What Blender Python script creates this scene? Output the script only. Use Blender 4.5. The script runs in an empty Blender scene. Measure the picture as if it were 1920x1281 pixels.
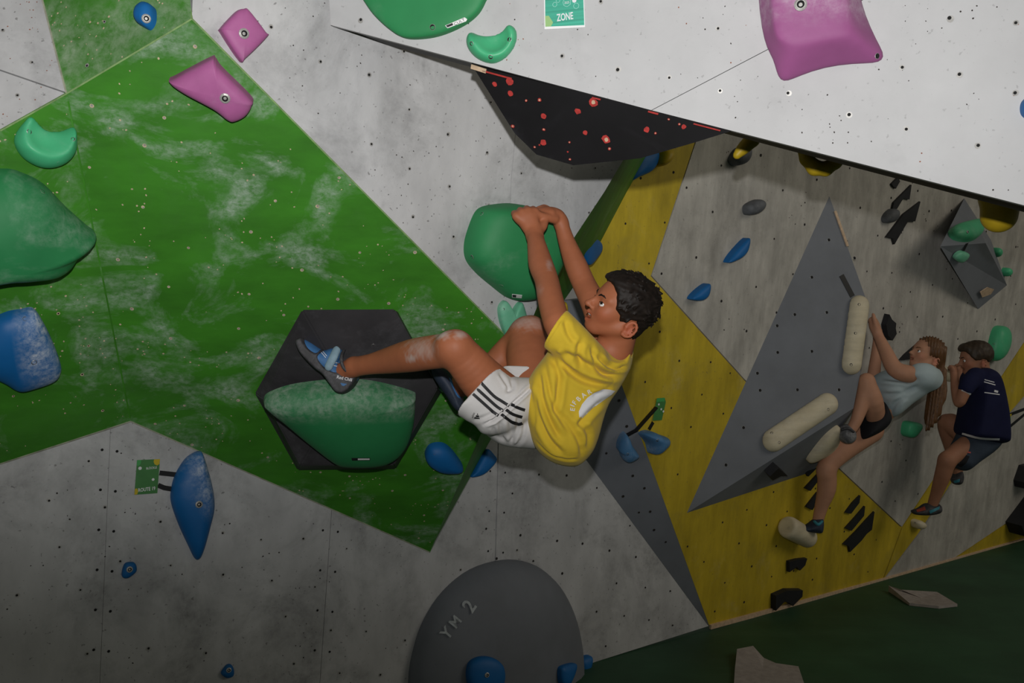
import bpy, bmesh, math, random
import numpy as np
from mathutils import Vector, Matrix
from mathutils.bvhtree import BVHTree

random.seed(7)
RNG = np.random.default_rng(11)
SC = bpy.context.scene
COL = SC.collection

# ------------------------------------------------------------------ camera, light, exposure
CAMZ, FPX, CX, CY = 1.35, 1600.0, 960.0, 640.5
cam_d = bpy.data.cameras.new('camera')
cam_d.sensor_width = 36.0
cam_d.lens = FPX / 1920.0 * 36.0
cam_d.clip_start = 0.05
cam = bpy.data.objects.new('camera', cam_d)
cam.location = (0, 0, CAMZ)
cam.rotation_euler = (math.pi / 2, 0, 0)
COL.objects.link(cam)
SC.camera = cam

world = bpy.data.worlds.new('dim_hall')
world.use_nodes = True
world.node_tree.nodes['Background'].inputs[0].default_value = (1.0, 0.97, 0.88, 1)
world.node_tree.nodes['Background'].inputs[1].default_value = 0.105
SC.world = world

# the camera's own flash, a little above the lens and tilted up
fl = bpy.data.lights.new('camera_flash', 'SPOT')
fl.energy = 176
fl.color = (1.0, 0.99, 0.98)
fl.spot_size = math.radians(100)
fl.spot_blend = 1.0
fl.shadow_soft_size = 0.018
flo = bpy.data.objects.new('camera_flash', fl)
flo.location = (0.0, -0.02, CAMZ + 0.17)
flo.rotation_euler = Vector((0.02, 1.0, 0.44)).to_track_quat('-Z', 'Y').to_euler()
flo.scale = (2.6, 1.0, 1.0)
COL.objects.link(flo)

# a soft ceiling lamp of the hall, high over the mats on the right
hl = bpy.data.lights.new('hall_lamp', 'AREA')
hl.shape = 'DISK'
hl.size = 3.0
hl.energy = 62
hl.color = (1.0, 0.92, 0.78)
hlo = bpy.data.objects.new('hall_lamp', hl)
hlo.location = (6.2, 0.8, 4.2)
hlo.rotation_euler = (Vector((2.0, 4.6, 1.3)) - hlo.location).to_track_quat('-Z', 'Y').to_euler()
COL.objects.link(hlo)

SC.view_settings.view_transform = 'Standard'
SC.view_settings.look = 'None'
SC.view_settings.gamma = 1.0
SC.view_settings.use_curve_mapping = False
SC.view_settings.exposure = 0.0

# ------------------------------------------------------------------ helpers
CAM = Vector((0, 0, CAMZ))


def at(px, py, Y):
    return Vector(((px - CX) / FPX * Y, Y, CAMZ - (py - CY) / FPX * Y))


def ray(px, py):
    return Vector(((px - CX) / FPX, 1.0, -(py - CY) / FPX))


class Plane:
    def __init__(self, a, b, c):
        n = (b - a).cross(c - a).normalized()
        if n.dot(CAM - a) < 0:
            n = -n
        self.n, self.o = n, a.copy()
        up = Vector((0, 0, 1)) - n * n.z
        self.v = up.normalized()
        self.u = self.v.cross(n).normalized()

    def hit(self, px, py, off=0.0):
        d = ray(px, py)
        t = (self.o + self.n * off - CAM).dot(self.n) / d.dot(self.n)
        return CAM + d * t

    def uv(self, p):
        q = p - self.o
        return (q.dot(self.u), q.dot(self.v))

    def pt(self, u, v, h=0.0):
        return self.o + self.u * u + self.v * v + self.n * h


def link(o, parent=None):
    COL.objects.link(o)
    if parent is not None:
        o.parent = parent
    return o


def tag(o, label=None, cat=None, group=None, kind=None):
    if label:
        o['label'] = label
    if cat:
        o['category'] = cat
    if group:
        o['group'] = group
    if kind:
        o['kind'] = kind
    return o


def empty(name, loc=(0, 0, 0)):
    o = bpy.data.objects.new(name, None)
    o.empty_display_size = 0.05
    o.location = loc
    COL.objects.link(o)
    return o


def wloc(o):
    v = o.location.copy()
    p = o.parent
    while p is not None:
        v = v + p.location
        p = p.parent
    return v


def mesh_obj(name, verts, faces, mats, parent=None, smooth=False, midx=None, centre=True):
    """verts in world space; the origin goes to the mesh's middle"""
    V = np.array([tuple(v) for v in verts], dtype=np.float64) if not isinstance(verts, np.ndarray) else verts.astype(np.float64)
    c = (V.min(0) + V.max(0)) / 2 if centre else np.zeros(3)
    me = bpy.data.meshes.new(name)
    me.from_pydata((V - c).tolist(), [], [tuple(int(i) for i in f) for f in faces])
    if not isinstance(mats, (list, tuple)):
        mats = [mats]
    for m in mats:
        me.materials.append(m)
    if midx is not None:
        me.polygons.foreach_set('material_index', np.array(midx, dtype=np.int32))
    if smooth:
        me.polygons.foreach_set('use_smooth', np.ones(len(me.polygons), dtype=bool))
    me.update()
    o = bpy.data.objects.new(name, me)
    off = Vector(c)
    link(o, parent)
    o.location = off - (wloc(parent) if parent is not None else Vector((0, 0, 0)))
    return o


def catmull(pts, n=6, closed=True):
    P = [np.array(p, dtype=float) for p in pts]
    m = len(P)
    out = []
    rng = range(m) if closed else range(m - 1)
    for i in rng:
        if closed:
            p0, p1, p2, p3 = P[(i - 1) % m], P[i], P[(i + 1) % m], P[(i + 2) % m]
        else:
            p0, p1, p2, p3 = P[max(i - 1, 0)], P[i], P[i + 1], P[min(i + 2, m - 1)]
        for k in range(n):
            t = k / n
            out.append(0.5 * ((2 * p1) + (-p0 + p2) * t + (2 * p0 - 5 * p1 + 4 * p2 - p3) * t * t + (-p0 + 3 * p1 - 3 * p2 + p3) * t ** 3))
    if not closed:
        out.append(P[-1])
    return out


def inside(poly, x, y):
    c = False
    j = len(poly) - 1
    for i in range(len(poly)):
        xi, yi = poly[i]
        xj, yj = poly[j]
        if (yi > y) != (yj > y) and x < (xj - xi) * (y - yi) / (yj - yi) + xi:
            c = not c
        j = i
    return c


# ------------------------------------------------------------------ materials
def mk(name, base, rough=0.6, var=0.12, vscale=6.0, stretch=(1, 1, 1), chalk=0.0, cscale=4.0, cthr=(0.52, 0.75),
       chalk_col=(0.62, 0.64, 0.62), stain=0.0, stain_col=(0.1, 0.1, 0.1), sscale=3.0, sthr=(0.52, 0.75),
       speck=0.0, bump=0.0, bscale=60.0, metallic=0.0, spec=0.35, cstretch=(1, 1, 1), streak=0.0, seed=0.0, sheen=0.0, attr=None, cgrad=None):
    m = bpy.data.materials.new(name)
    m.use_nodes = True
    nt = m.node_tree
    N, L = nt.nodes, nt.links
    b = N['Principled BSDF']
    b.inputs['Roughness'].default_value = rough
    b.inputs['Metallic'].default_value = metallic
    b.inputs['Specular IOR Level'].default_value = spec
    if sheen:
        b.inputs['Sheen Weight'].default_value = sheen
    tc = N.new('ShaderNodeTexCoord')

    def mapped(s, off=0.0):
        mp = N.new('ShaderNodeMapping')
        mp.inputs['Scale'].default_value = s
        mp.inputs['Location'].default_value = (seed + off, seed * 0.7 - off, seed * 1.3 + off)
        L.new(tc.outputs['Object'], mp.inputs['Vector'])
        return mp.outputs[0]

    def noise(scale, s=(1, 1, 1), detail=5, rough_=0.6, dist=0.0, off=0.0):
        n = N.new('ShaderNodeTexNoise')
        n.inputs['Scale'].default_value = scale
        n.inputs['Detail'].default_value = detail
        n.inputs['Roughness'].default_value = rough_
        n.inputs['Distortion'].default_value = dist
        L.new(mapped(s, off), n.inputs['Vector'])
        return n.outputs['Fac']

    def rng(fac, lo, hi, a=0.0, c=1.0):
        r = N.new('ShaderNodeMapRange')
        r.inputs[1].default_value = lo
        r.inputs[2].default_value = hi
        r.inputs[3].default_value = a
        r.inputs[4].default_value = c
        L.new(fac, r.inputs[0])
        return r.outputs[0]

    def math_(op, x, y):
        q = N.new('ShaderNodeMath')
        q.operation = op
        for i, w in enumerate((x, y)):
            if isinstance(w, (int, float)):
                q.inputs[i].default_value = w
            else:
                L.new(w, q.inputs[i])
        return q.outputs[0]

    def mix(fac, c1, c2, mode='MIX'):
        q = N.new('ShaderNodeMix')
        q.data_type = 'RGBA'
        q.blend_type = mode
        if isinstance(fac, (int, float)):
            q.inputs[0].default_value = fac
        else:
            L.new(fac, q.inputs[0])
        for i, w in ((6, c1), (7, c2)):
            if isinstance(w, tuple):
                q.inputs[i].default_value = (*w[:3], 1)
            else:
                L.new(w, q.inputs[i])
        return q.outputs[2]

    if attr:
        an = N.new('ShaderNodeVertexColor')
        an.layer_name = attr
        col = an.outputs['Color']
    else:
        col = tuple(base)
    if var:
        f = rng(noise(vscale, stretch), 0.3, 0.7, 1 - var, 1 + var)
        cc = N.new('ShaderNodeCombineColor')
        for i in range(3):
            L.new(f, cc.inputs[i])
        col = mix(1.0, col, cc.outputs[0], 'MULTIPLY')
    if streak:
        f = rng(noise(26.0, (1, 1, 0.07), 4, 0.7, 0, 3.1), 0.35, 0.7, 1 + streak * 0.5, 1 - streak)
        cc = N.new('ShaderNodeCombineColor')
        for i in range(3):
            L.new(f, cc.inputs[i])
        col = mix(1.0, col, cc.outputs[0], 'MULTIPLY')
    if stain:
        f = math_('MULTIPLY', rng(noise(sscale, (1, 1, 1), 8, 0.68, 0.4, 7.7), sthr[0], sthr[1], 0, stain), rng(noise(38, (1, 1, 1), 4, 0.7, 0, 2.2), 0.3, 0.7, 0.35, 1.0))
        col = mix(f, col, tuple(stain_col))
    if speck:
        f = rng(noise(95.0, (1, 1, 1), 2, 0.5, 0, 5.5), 0.68, 0.74, 0, speck)
        col = mix(f, col, (0.06, 0.055, 0.05))
    if chalk:
        big = rng(noise(cscale, cstretch, 6, 0.62, 0.6, 1.3), cthr[0], cthr[1], 0, 1)
        fine = rng(noise(cscale * 11, cstretch, 6, 0.75, 0.2, 4.2), 0.38, 0.68, 0.12, 1.0)
        f = math_('MULTIPLY', math_('MULTIPLY', big, fine), chalk)
        if cgrad:
            dp = N.new('ShaderNodeVectorMath')
            dp.operation = 'DOT_PRODUCT'
            dp.inputs[1].default_value = cgrad[0]
            L.new(tc.outputs['Object'], dp.inputs[0])
            f = math_('MULTIPLY', f, rng(dp.outputs['Value'], cgrad[1], cgrad[2], 0, 1))
        col = mix(f, col, tuple(chalk_col))
    if isinstance(col, tuple):
        b.inputs['Base Color'].default_value = (*col, 1)
    else:
        L.new(col, b.inputs['Base Color'])
    if bump:
        bp = N.new('ShaderNodeBump')
        bp.inputs['Strength'].default_value = bump
        bp.inputs['Distance'].default_value = 0.004
        L.new(noise(bscale, (1, 1, 1), 4, 0.6), bp.inputs['Height'])
        L.new(bp.outputs[0], b.inputs['Normal'])
    return m


def s2l(r, g, b, k=1.0):
    """display 0-255 colour to linear"""
    return tuple(min(1.0, (((c / 255 + 0.055) / 1.055) ** 2.4 if c > 10 else c / 255 / 12.92) * k) for c in (r, g, b))


GREY = (0.465, 0.465, 0.468)
M = {}
M['grey'] = mk('grey_plywood', GREY, 0.7, 0.16, 7.0, (1, 1, 0.5), stain=0.85, stain_col=(0.13, 0.13, 0.13), sscale=4.2, sthr=(0.46, 0.74), speck=0.55, chalk=0.35, cscale=2.6, cthr=(0.55, 0.8), chalk_col=(0.72, 0.72, 0.73), bump=0.12)
M['grey_warm'] = mk('warm_grey_plywood', (0.43, 0.41, 0.37), 0.75, 0.22, 9.0, (1, 1, 0.4), stain=0.7, stain_col=(0.15, 0.14, 0.125), sscale=4.5, sthr=(0.46, 0.8), speck=0.4, chalk=0.3, cscale=3.0, cthr=(0.55, 0.8), streak=0.12, bump=0.1, seed=3.0)
M['grey_white'] = mk('white_grey_plywood', GREY, 0.7, 0.07, 5.0, (1, 1, 1), stain=0.55, stain_col=(0.25, 0.25, 0.25), sscale=4.2, sthr=(0.54, 0.85), speck=0.25, bump=0.06, seed=5.0)
M['slate'] = mk('slate_paint', (0.16, 0.172, 0.195), 0.62, 0.10, 5.0, stain=0.25, sscale=4, bump=0.03)
M['slate_dome'] = M['slate']
M['green'] = mk('green_plywood', (0.040, 0.195, 0.012), 0.62, 0.20, 5.0, (1, 1, 3), chalk=0.95, cscale=4.2, cthr=(0.50, 0.74), cstretch=(1, 1, 1.5), chalk_col=(0.48, 0.55, 0.50), stain=0.22, stain_col=(0.10, 0.17, 0.09), sscale=2.0, bump=0.05)
M['green_up'] = mk('green_plywood_chalky', (0.040, 0.195, 0.012), 0.62, 0.2, 5.0, (1, 1, 2), chalk=0.8, cscale=2.6, cthr=(0.44, 0.72), chalk_col=(0.50, 0.56, 0.46), bump=0.05, seed=2.0)
M['green_side'] = mk('green_return_paint', (0.040, 0.195, 0.012), 0.6, 0.25, 10.0, (1, 1, 0.3), chalk=0.35, cscale=5, chalk_col=(0.35, 0.42, 0.33))
M['yellow'] = mk('yellow_plywood', (0.47, 0.345, 0.02), 0.6, 0.22, 6.0, (1, 1, 0.5), stain=0.45, stain_col=(0.23, 0.20, 0.06), sscale=5, chalk=0.35, cscale=3.4, cthr=(0.58, 0.8), chalk_col=(0.6, 0.56, 0.4), speck=0.4, streak=0.12, bump=0.05, seed=1.0)
M['black'] = mk('black_paint', (0.006, 0.0055, 0.0065), 0.55, 0.3, 6.0, chalk=0.10, cscale=4.0, cthr=(0.55, 0.8), chalk_col=(0.2, 0.2, 0.24))
M['black_edge'] = mk('black_edge_paint', (0.016, 0.018, 0.016), 0.6, 0.2, 10.0)
M['charcoal'] = mk('charcoal_paint', (0.035, 0.033, 0.036), 0.6, 0.2, 9.0, chalk=0.22, cscale=6, cthr=(0.5, 0.8), chalk_col=(0.4, 0.4, 0.44), bump=0.04)
M['red_worn'] = mk('worn_red_wood', (0.40, 0.035, 0.03), 0.7, 0.3, 80.0)
M['raw_wood'] = mk('raw_plywood', (0.55, 0.40, 0.27), 0.8, 0.2, 60.0)
M['trim'] = mk('cut_plywood_edge', (0.36, 0.37, 0.28), 0.75, 0.3, 30.0)
M['green_trim'] = mk('green_cut_edge', (0.20, 0.32, 0.12), 0.75, 0.3, 30.0)
M['steel'] = mk('bolt_steel', (0.42, 0.41, 0.39), 0.4, 0.2, 90, metallic=0.35)
M['hole'] = mk('bolt_hole_dark', (0.01, 0.01, 0.01), 0.9, 0)
M['chip'] = mk('chipped_wood', (0.50, 0.40, 0.27), 0.85, 0.3, 90)
M['chip_dark'] = mk('screw_hole_dark', (0.03, 0.024, 0.02), 0.9, 0.2, 60)
M['chip_red'] = mk('rusty_screw_hole', (0.25, 0.09, 0.05), 0.9, 0.3, 60)
M['h_green'] = mk('hold_green_resin', (0.025, 0.22, 0.075), 0.6, 0.08, 7, chalk=0.25, cscale=5, cthr=(0.55, 0.8), chalk_col=(0.40, 0.52, 0.45))
M['h_green_chalk'] = mk('hold_green_resin_chalky', (0.022, 0.19, 0.065), 0.5, 0.1, 7, chalk=0.7, cscale=4.2, cthr=(0.46, 0.72), chalk_col=(0.36, 0.46, 0.40), seed=1.7)
M['h_green_ledge'] = mk('hold_green_resin_chalky_ledge', (0.022, 0.19, 0.065), 0.6, 0.1, 7, chalk=0.95, cscale=5.0, cthr=(0.28, 0.62), chalk_col=(0.40, 0.46, 0.40), seed=1.2, cgrad=((0, 0, 1), 0.005, 0.05))
M['h_mint'] = mk('hold_mint_resin', (0.06, 0.40, 0.19), 0.45, 0.1, 9, chalk=0.4, cscale=6, cthr=(0.5, 0.75), chalk_col=(0.45, 0.62, 0.53))
M['h_pale'] = mk('hold_pale_green_resin', (0.13, 0.42, 0.26), 0.5, 0.12, 12, chalk=0.6, cscale=7, cthr=(0.45, 0.7), chalk_col=(0.5, 0.62, 0.55))
M['h_blue'] = mk('hold_blue_resin', (0.006, 0.115, 0.34), 0.55, 0.1, 8, chalk=0.2, cscale=6, cthr=(0.55, 0.8), chalk_col=(0.4, 0.5, 0.6))
M['h_blue_chalk'] = mk('hold_blue_resin_chalky', (0.006, 0.115, 0.34), 0.5, 0.1, 8, chalk=1.0, cscale=7, cthr=(0.30, 0.58), chalk_col=(0.62, 0.66, 0.72), seed=4.1, cgrad=((1, 0.3, 0), -0.002, 0.055))
M['h_blue_leaf'] = mk('hold_blue_resin_chalky_tip', (0.006, 0.115, 0.34), 0.5, 0.1, 8, chalk=0.95, cscale=9, cthr=(0.36, 0.62), chalk_col=(0.6, 0.64, 0.7), seed=1.1, cgrad=((0.9, 0, 0.55), 0.01, 0.09))
M['h_steel_blue'] = mk('hold_grey_blue_resin', (0.06, 0.17, 0.33), 0.55, 0.15, 9, chalk=0.6, cscale=8, cthr=(0.45, 0.7), chalk_col=(0.4, 0.45, 0.5))
M['h_pink'] = mk('hold_pink_resin', (0.36, 0.10, 0.26), 0.55, 0.12, 10, chalk=0.45, cscale=7, cthr=(0.5, 0.8), chalk_col=(0.42, 0.36, 0.40))
M['h_pink_chalk'] = mk('hold_pink_resin_chalky', (0.29, 0.08, 0.22), 0.62, 0.12, 7, chalk=0.9, cscale=5.0, cthr=(0.36, 0.62), chalk_col=(0.58, 0.54, 0.58), seed=2.6, cgrad=((0, 0, 1), -0.07, -0.015))
M['h_black'] = mk('hold_black_resin', (0.014, 0.014, 0.016), 0.6, 0.2, 20)
M['h_dark'] = mk('hold_dark_grey_resin', (0.10, 0.105, 0.115), 0.65, 0.3, 22)
M['h_yellow'] = mk('hold_yellow_resin', (0.42, 0.29, 0.012), 0.5, 0.15, 14)
M['cream'] = mk('hold_cream_wood', (0.58, 0.51, 0.36), 0.6, 0.14, 8, (1, 1, 4), stain=0.35, stain_col=(0.3, 0.26, 0.2), sscale=6, chalk=0.4, cscale=5, chalk_col=(0.7, 0.68, 0.62))
M['mat'] = mk('green_crash_mat_vinyl', (0.022, 0.075, 0.035), 0.6, 0.3, 2.0, (1, 1, 1), chalk=0.22, cscale=2.4, cthr=(0.5, 0.8), cstretch=(0.5, 2.4, 1), chalk_col=(0.12, 0.18, 0.13))
M['rag'] = mk('grey_carpet_offcut', (0.34, 0.30, 0.28), 0.95, 0.15, 30, bump=0.3, bscale=200)
M['tape'] = mk('black_tape', (0.008, 0.008, 0.009), 0.5, 0)
M['paper_white'] = mk('white_paper', (0.80, 0.80, 0.80), 0.6, 0)
M['print_white'] = mk('white_print', (0.72, 0.72, 0.74), 0.6, 0)
M['print_black'] = mk('black_print', (0.012, 0.012, 0.014), 0.6, 0)
M['teal_print'] = mk('teal_print', (0.05, 0.36, 0.25), 0.5, 0.25, 40, (0.05, 0.05, 6))
M['lime_print'] = mk('lime_print', (0.30, 0.50, 0.20), 0.5, 0)
M['aqua_line'] = mk('pale_aqua_print', (0.35, 0.66, 0.58), 0.5, 0)
M['sign_green'] = mk('green_print', (0.055, 0.20, 0.055), 0.5, 0.08, 30)
M['sign_green2'] = mk('bright_green_print', (0.06, 0.34, 0.09), 0.5, 0)
M['dome_letter'] = mk('faded_white_lettering', (0.42, 0.45, 0.47), 0.7, 0.3, 60)
M['sign_yellow'] = mk('yellow_print', (0.55, 0.42, 0.02), 0.5, 0)

# ------------------------------------------------------------------ the walls' planes
BASE0 = Vector((0.324, 3.574, 0.0))
BDIR = Vector((0.815, 0.579, 0)).normalized()
N0 = Vector((BDIR.y, -BDIR.x, 0))
LW = Plane(BASE0, BASE0 + BDIR, BASE0 + Vector((0, 0, 1)))
TH = math.radians(7)
R1 = Plane(BASE0, BASE0 + BDIR, BASE0 + N0 * math.sin(TH) + Vector((0, 0, math.cos(TH))))


def P3(*abc):
    return Plane(*[q if isinstance(q, Vector) else at(*q) for q in abc])


pK_low = LW.hit(805, 1035)
pC_low = LW.hit(245, 790)
A = P3(pC_low, pK_low, (945, 625, 2.60))
A2 = P3(pC_low, A.hit(125, 175), LW.hit(0, 870))
C = P3(A.hit(125, 175), A.hit(360, 35), (220, 0, 1.97))
B = P3(A.hit(360, 35), A.hit(972, 653), (1133, 360, 2.72))
D = P3(A2.hit(0, 245), A2.hit(125, 175), C.hit(80, 0))
W = P3((620, 47, 2.085), (1920, 385, 1.74), (1540, 0, 1.80))
G = P3(R1.hit(1330, 1175), R1.hit(1107, 560), LW.hit(975, 695))


def panel(name, px, plane, mat, parent, thick=0.02, off=0.0, seat=True):
    top = [plane.hit(x, y, off) if not isinstance(q, Vector) else q for q in px for x, y in [q if not isinstance(q, Vector) else (0, 0)]]
    n = len(top)
    bot = [p - plane.n * thick for p in top]
    faces = [list(range(n)), list(range(2 * n - 1, n - 1, -1))]
    for i in range(n):
        j = (i + 1) % n
        faces.append([i, n + i, n + j, j])
    bm = bmesh.new()
    vs = [bm.verts.new(p) for p in top + bot]
    for f in faces:
        bm.faces.new([vs[i] for i in f])
    bmesh.ops.recalc_face_normals(bm, faces=bm.faces)
    me = bpy.data.meshes.new(name)
    bm.to_mesh(me)
    bm.free()
    me.materials.append(mat)
    o = bpy.data.objects.new(name, me)
    link(o, parent)
    if parent is not None:
        o.location = -wloc(parent)
    return o


def strip3(name, a, b, n, w, t, mat, parent):
    """thin bead between two points lying on a surface with normal n"""
    d = (b - a).normalized()
    s = d.cross(n).normalized() * w / 2
    top = [a - s + n * t, b - s + n * t, b + s + n * t, a + s + n * t]
    bot = [a - s, b - s, b + s, a + s]
    return mesh_obj(name, top + bot, [(0, 1, 2, 3), (7, 6, 5, 4), (0, 4, 5, 1), (1, 5, 6, 2), (2, 6, 7, 3), (3, 7, 4, 0)], mat, parent)


# near wall: the green overhang and the grey facets round it
wall_left = tag(empty('wall_left'), kind='structure')
panel('green_panel', [(125, 175), (360, 35), (972, 653), (805, 1035), (245, 790)], A, M['green'], wall_left)
panel('green_panel', [(125, 175), (245, 790), (0, 870), (-160, 922), (-160, 333), (0, 245)], A2, M['green'], wall_left)
panel('green_panel', [(80, 0), (45, -120), (365, -120), (360, 35), (125, 175)], C, M['green_up'], wall_left)
panel('grey_panel', [(0, 130), (125, 173), (80, 0), (45, -120), (-160, -120), (-160, 75)], D, M['grey'], wall_left)
panel('grey_panel', [(0, 133), (125, 176), (0, 246), (-160, 336), (-160, 78)], D, M['grey'], wall_left, off=-0.003)
panel('grey_panel', [(360, 35), (365, -120), (1000, -120), (958, 340), (946, 627)], B, M['grey'], wall_left)
panel('grey_panel', [(946.5, 627), (958.6, 340), (1000.6, -120), (1420, -120), (1133, 360), (1034, 510), (1002, 588), (972, 653)], B, M['grey'], wall_left)
for pl, a, b, m in ((A, (125, 175), (360, 35), 'green_trim'), (C, (360, 35), (363, -60), 'green_trim'), (A, (360, 35), (972, 653), 'green_trim'), (A2, (0, 245), (125, 175), 'green_trim'),
                    (A, (245, 790), (805, 1035), 'trim'), (A2, (0, 870), (245, 790), 'trim'), (C, (80, 0), (125, 175), 'trim'), (A, (150, 300), (245, 790), 'green_trim')):
    if a == (150, 300):
        strip3('seam_bead', A.hit(128, 190), A.hit(244, 784), A.n, 0.004, 0.0012, M['green_side'], wall_left)
    else:
        strip3('edge_bead', pl.hit(*a), pl.hit(*b), pl.n, 0.0035, 0.002, M[m], wall_left)
# the return between the overhang and the walls behind it
Et = [B.hit(1420, -120), B.hit(1133, 360), B.hit(1034, 510), B.hit(1002, 588), A.hit(972, 653), A.hit(805, 1035)]
Eb = [R1.hit(1452, -120), R1.hit(1175, 360), R1.hit(1100, 503), G.hit(1056, 566), LW.hit(1005, 668), LW.hit(806, 1037)]
vs = Et + Eb
o = mesh_obj('return_panel', vs, [(i, i + 1, i + 7, i + 6) for i in range(5)], M['green_side'], wall_left)

# lower vertical grey wall, built of four sheets with narrow joints
wall_lower = tag(empty('wall_lower'), kind='structure')


def lw_top(x):
    return (x, 1037) if x > 806 else (x, np.interp(x, [-200, 0, 245, 806], [937, 872, 792, 1037]))


jx = [(-200, -260), (207, 178), (622, 585), (936, 915)]
pl_sets = [
    [(-200, 937), (0, 872), (206.7, 805), (177.7, 1500), (-260, 1500)],
    [(207.4, 805), (245, 792), (621.5, 955), (584.6, 1500), (178.4, 1500)],
    [(622.3, 956), (806, 1037), (880, 873), (935, 760), (916, 1500), (585.4, 1500)],
    [(937, 760), (975, 695), (1329, 1174), (1105, 1245), (955, 1296), (918, 1500)],
]
for q in pl_sets:
    panel('grey_panel', q, LW, M['grey'], wall_lower)
panel('grey_panel', [(-200, 850), (-200, 1600), (1000, 1600), (1000, 640)], LW, M['grey'], wall_lower, off=-0.004)

# right wall: overhanging yellow and grey panels beyond
wall_right = tag(empty('wall_right'), kind='structure')
panel('grey_facet', [(975, 695), (1055, 565), (1107, 560), (1330, 1175)], G, M['slate'], wall_right)
panel('yellow_panel', [(1240, 245), (1310, 245), (1220, 518), (1395, 713), (1560, 868), (1690, 990), (1655, 1086), (1330, 1174), (1107, 560), (1098, 510), (1123, 451), (1175, 360)], R1, M['yellow'], wall_right)
panel('grey_panel', [(1312, 245), (1452, -120), (2150, -120), (2150, 300), (1921, 640), (1691, 988), (1561, 866), (1396, 711), (1222, 517)], R1, M['grey_warm'], wall_right)
panel('yellow_panel', [(2150, 300), (2150, 400), (1921, 742), (1800, 880), (1722, 1000), (1657, 1086), (1692, 990), (1921, 642)], R1, M['yellow'], wall_right)
panel('grey_panel', [(2150, 402), (2150, 820), (1921, 958), (1790, 1046), (1659, 1086), (1724, 1001), (1802, 881), (1922, 744)], R1, M['grey_warm'], wall_right)
panel('yellow_panel', [(2150, 824), (2150, 945), (1920, 1010), (1792, 1047), (1922, 960)], R1, M['yellow'], wall_right)
for a, b in (((1330, 1175), (1655, 1087)), ((1655, 1087), (1920, 1011))):
    strip3('edge_bead', R1.hit(*a), R1.hit(*b), R1.n, 0.02, 0.012, M['raw_wood'], wall_right)

# the near prow hanging into the picture: a thick slab of two pale sheets
wall_prow = tag(empty('wall_prow'), kind='structure')
PT = 0.12
seam_a, seam_b = (1222, 207), (1640, -10)
panel('grey_panel', [(620, 47), (1221, 206.5), (1432, 96), (1640, -13), (1850, -125), (610, -125)], W, M['grey_white'], wall_prow, thick=0.018)
panel('grey_panel', [(1222.5, 207), (1920, 385), (2150, 444), (2150, -125), (1853, -125), (1641.5, -12)], W, M['grey_white'], wall_prow, thick=0.018)
panel('core', [(628, 46), (1920, 383), (2150, 443), (2150, -125), (622, -125)], W, M['black_edge'], wall_prow, thick=PT, off=-0.0185)
# roof sheet running back and up behind the prow's lower edge
mesh_obj('roof_panel', [W.hit(1380, 247, -PT - 0.02), W.hit(2150, 442, -PT - 0.02), at(2150, 360, 2.7), at(1380, 170, 2.7),
                        W.hit(1380, 247, -PT - 0.02) + Vector((0, 0, 0.02)), W.hit(2150, 442, -PT - 0.02) + Vector((0, 0, 0.02)), at(2150, 360, 2.7) + Vector((0, 0, 0.02)), at(1380, 170, 2.7) + Vector((0, 0, 0.02))],
         [(0, 1, 2, 3), (7, 6, 5, 4), (0, 4, 5, 1), (1, 5, 6, 2), (2, 6, 7, 3), (3, 7, 4, 0)], M['black_edge'], wall_prow)
# the black wedge under it
wf = [W.hit(884, 121), W.hit(1371, 246)]
wedge_pl = Plane(wf[0], wf[1], at(1075, 310, 2.06))
wb = [wedge_pl.hit(965, 250), wedge_pl.hit(1006, 290), wedge_pl.hit(1075, 310), wedge_pl.hit(1200, 297), wedge_pl.hit(1300, 268)]
cen = [W.hit(884, 121) - W.n * 0.25, W.hit(1371, 246) - W.n * 0.2]
wv = wf + wb + [v + Vector((0.03, 0.10, 0.16)) for v in wb] + [W.hit(900, 60, -0.05), W.hit(1371, 190, -0.05)]
wedge = mesh_obj('black_wedge', wv, [(0, 2, 3, 4, 5, 6, 1), (2, 7, 8, 3), (3, 8, 9, 4), (4, 9, 10, 5), (5, 10, 11, 6), (0, 12, 7, 2), (1, 6, 11, 13)], M['black'], wall_prow)

# the floor: soft green matting, dropped to make its upper face z = 0
floor = mesh_obj('floor', [(-4, -2, 0), (9, -2, 0), (9, 9, 0), (-4, 9, 0), (-4, -2, -0.3), (9, -2, -0.3), (9, 9, -0.3), (-4, 9, -0.3)],
                 [(0, 1, 2, 3), (7, 6, 5, 4), (0, 4, 5, 1), (1, 5, 6, 2), (2, 6, 7, 3), (3, 7, 4, 0)], M['mat'], centre=False)
tag(floor, kind='structure')


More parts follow.
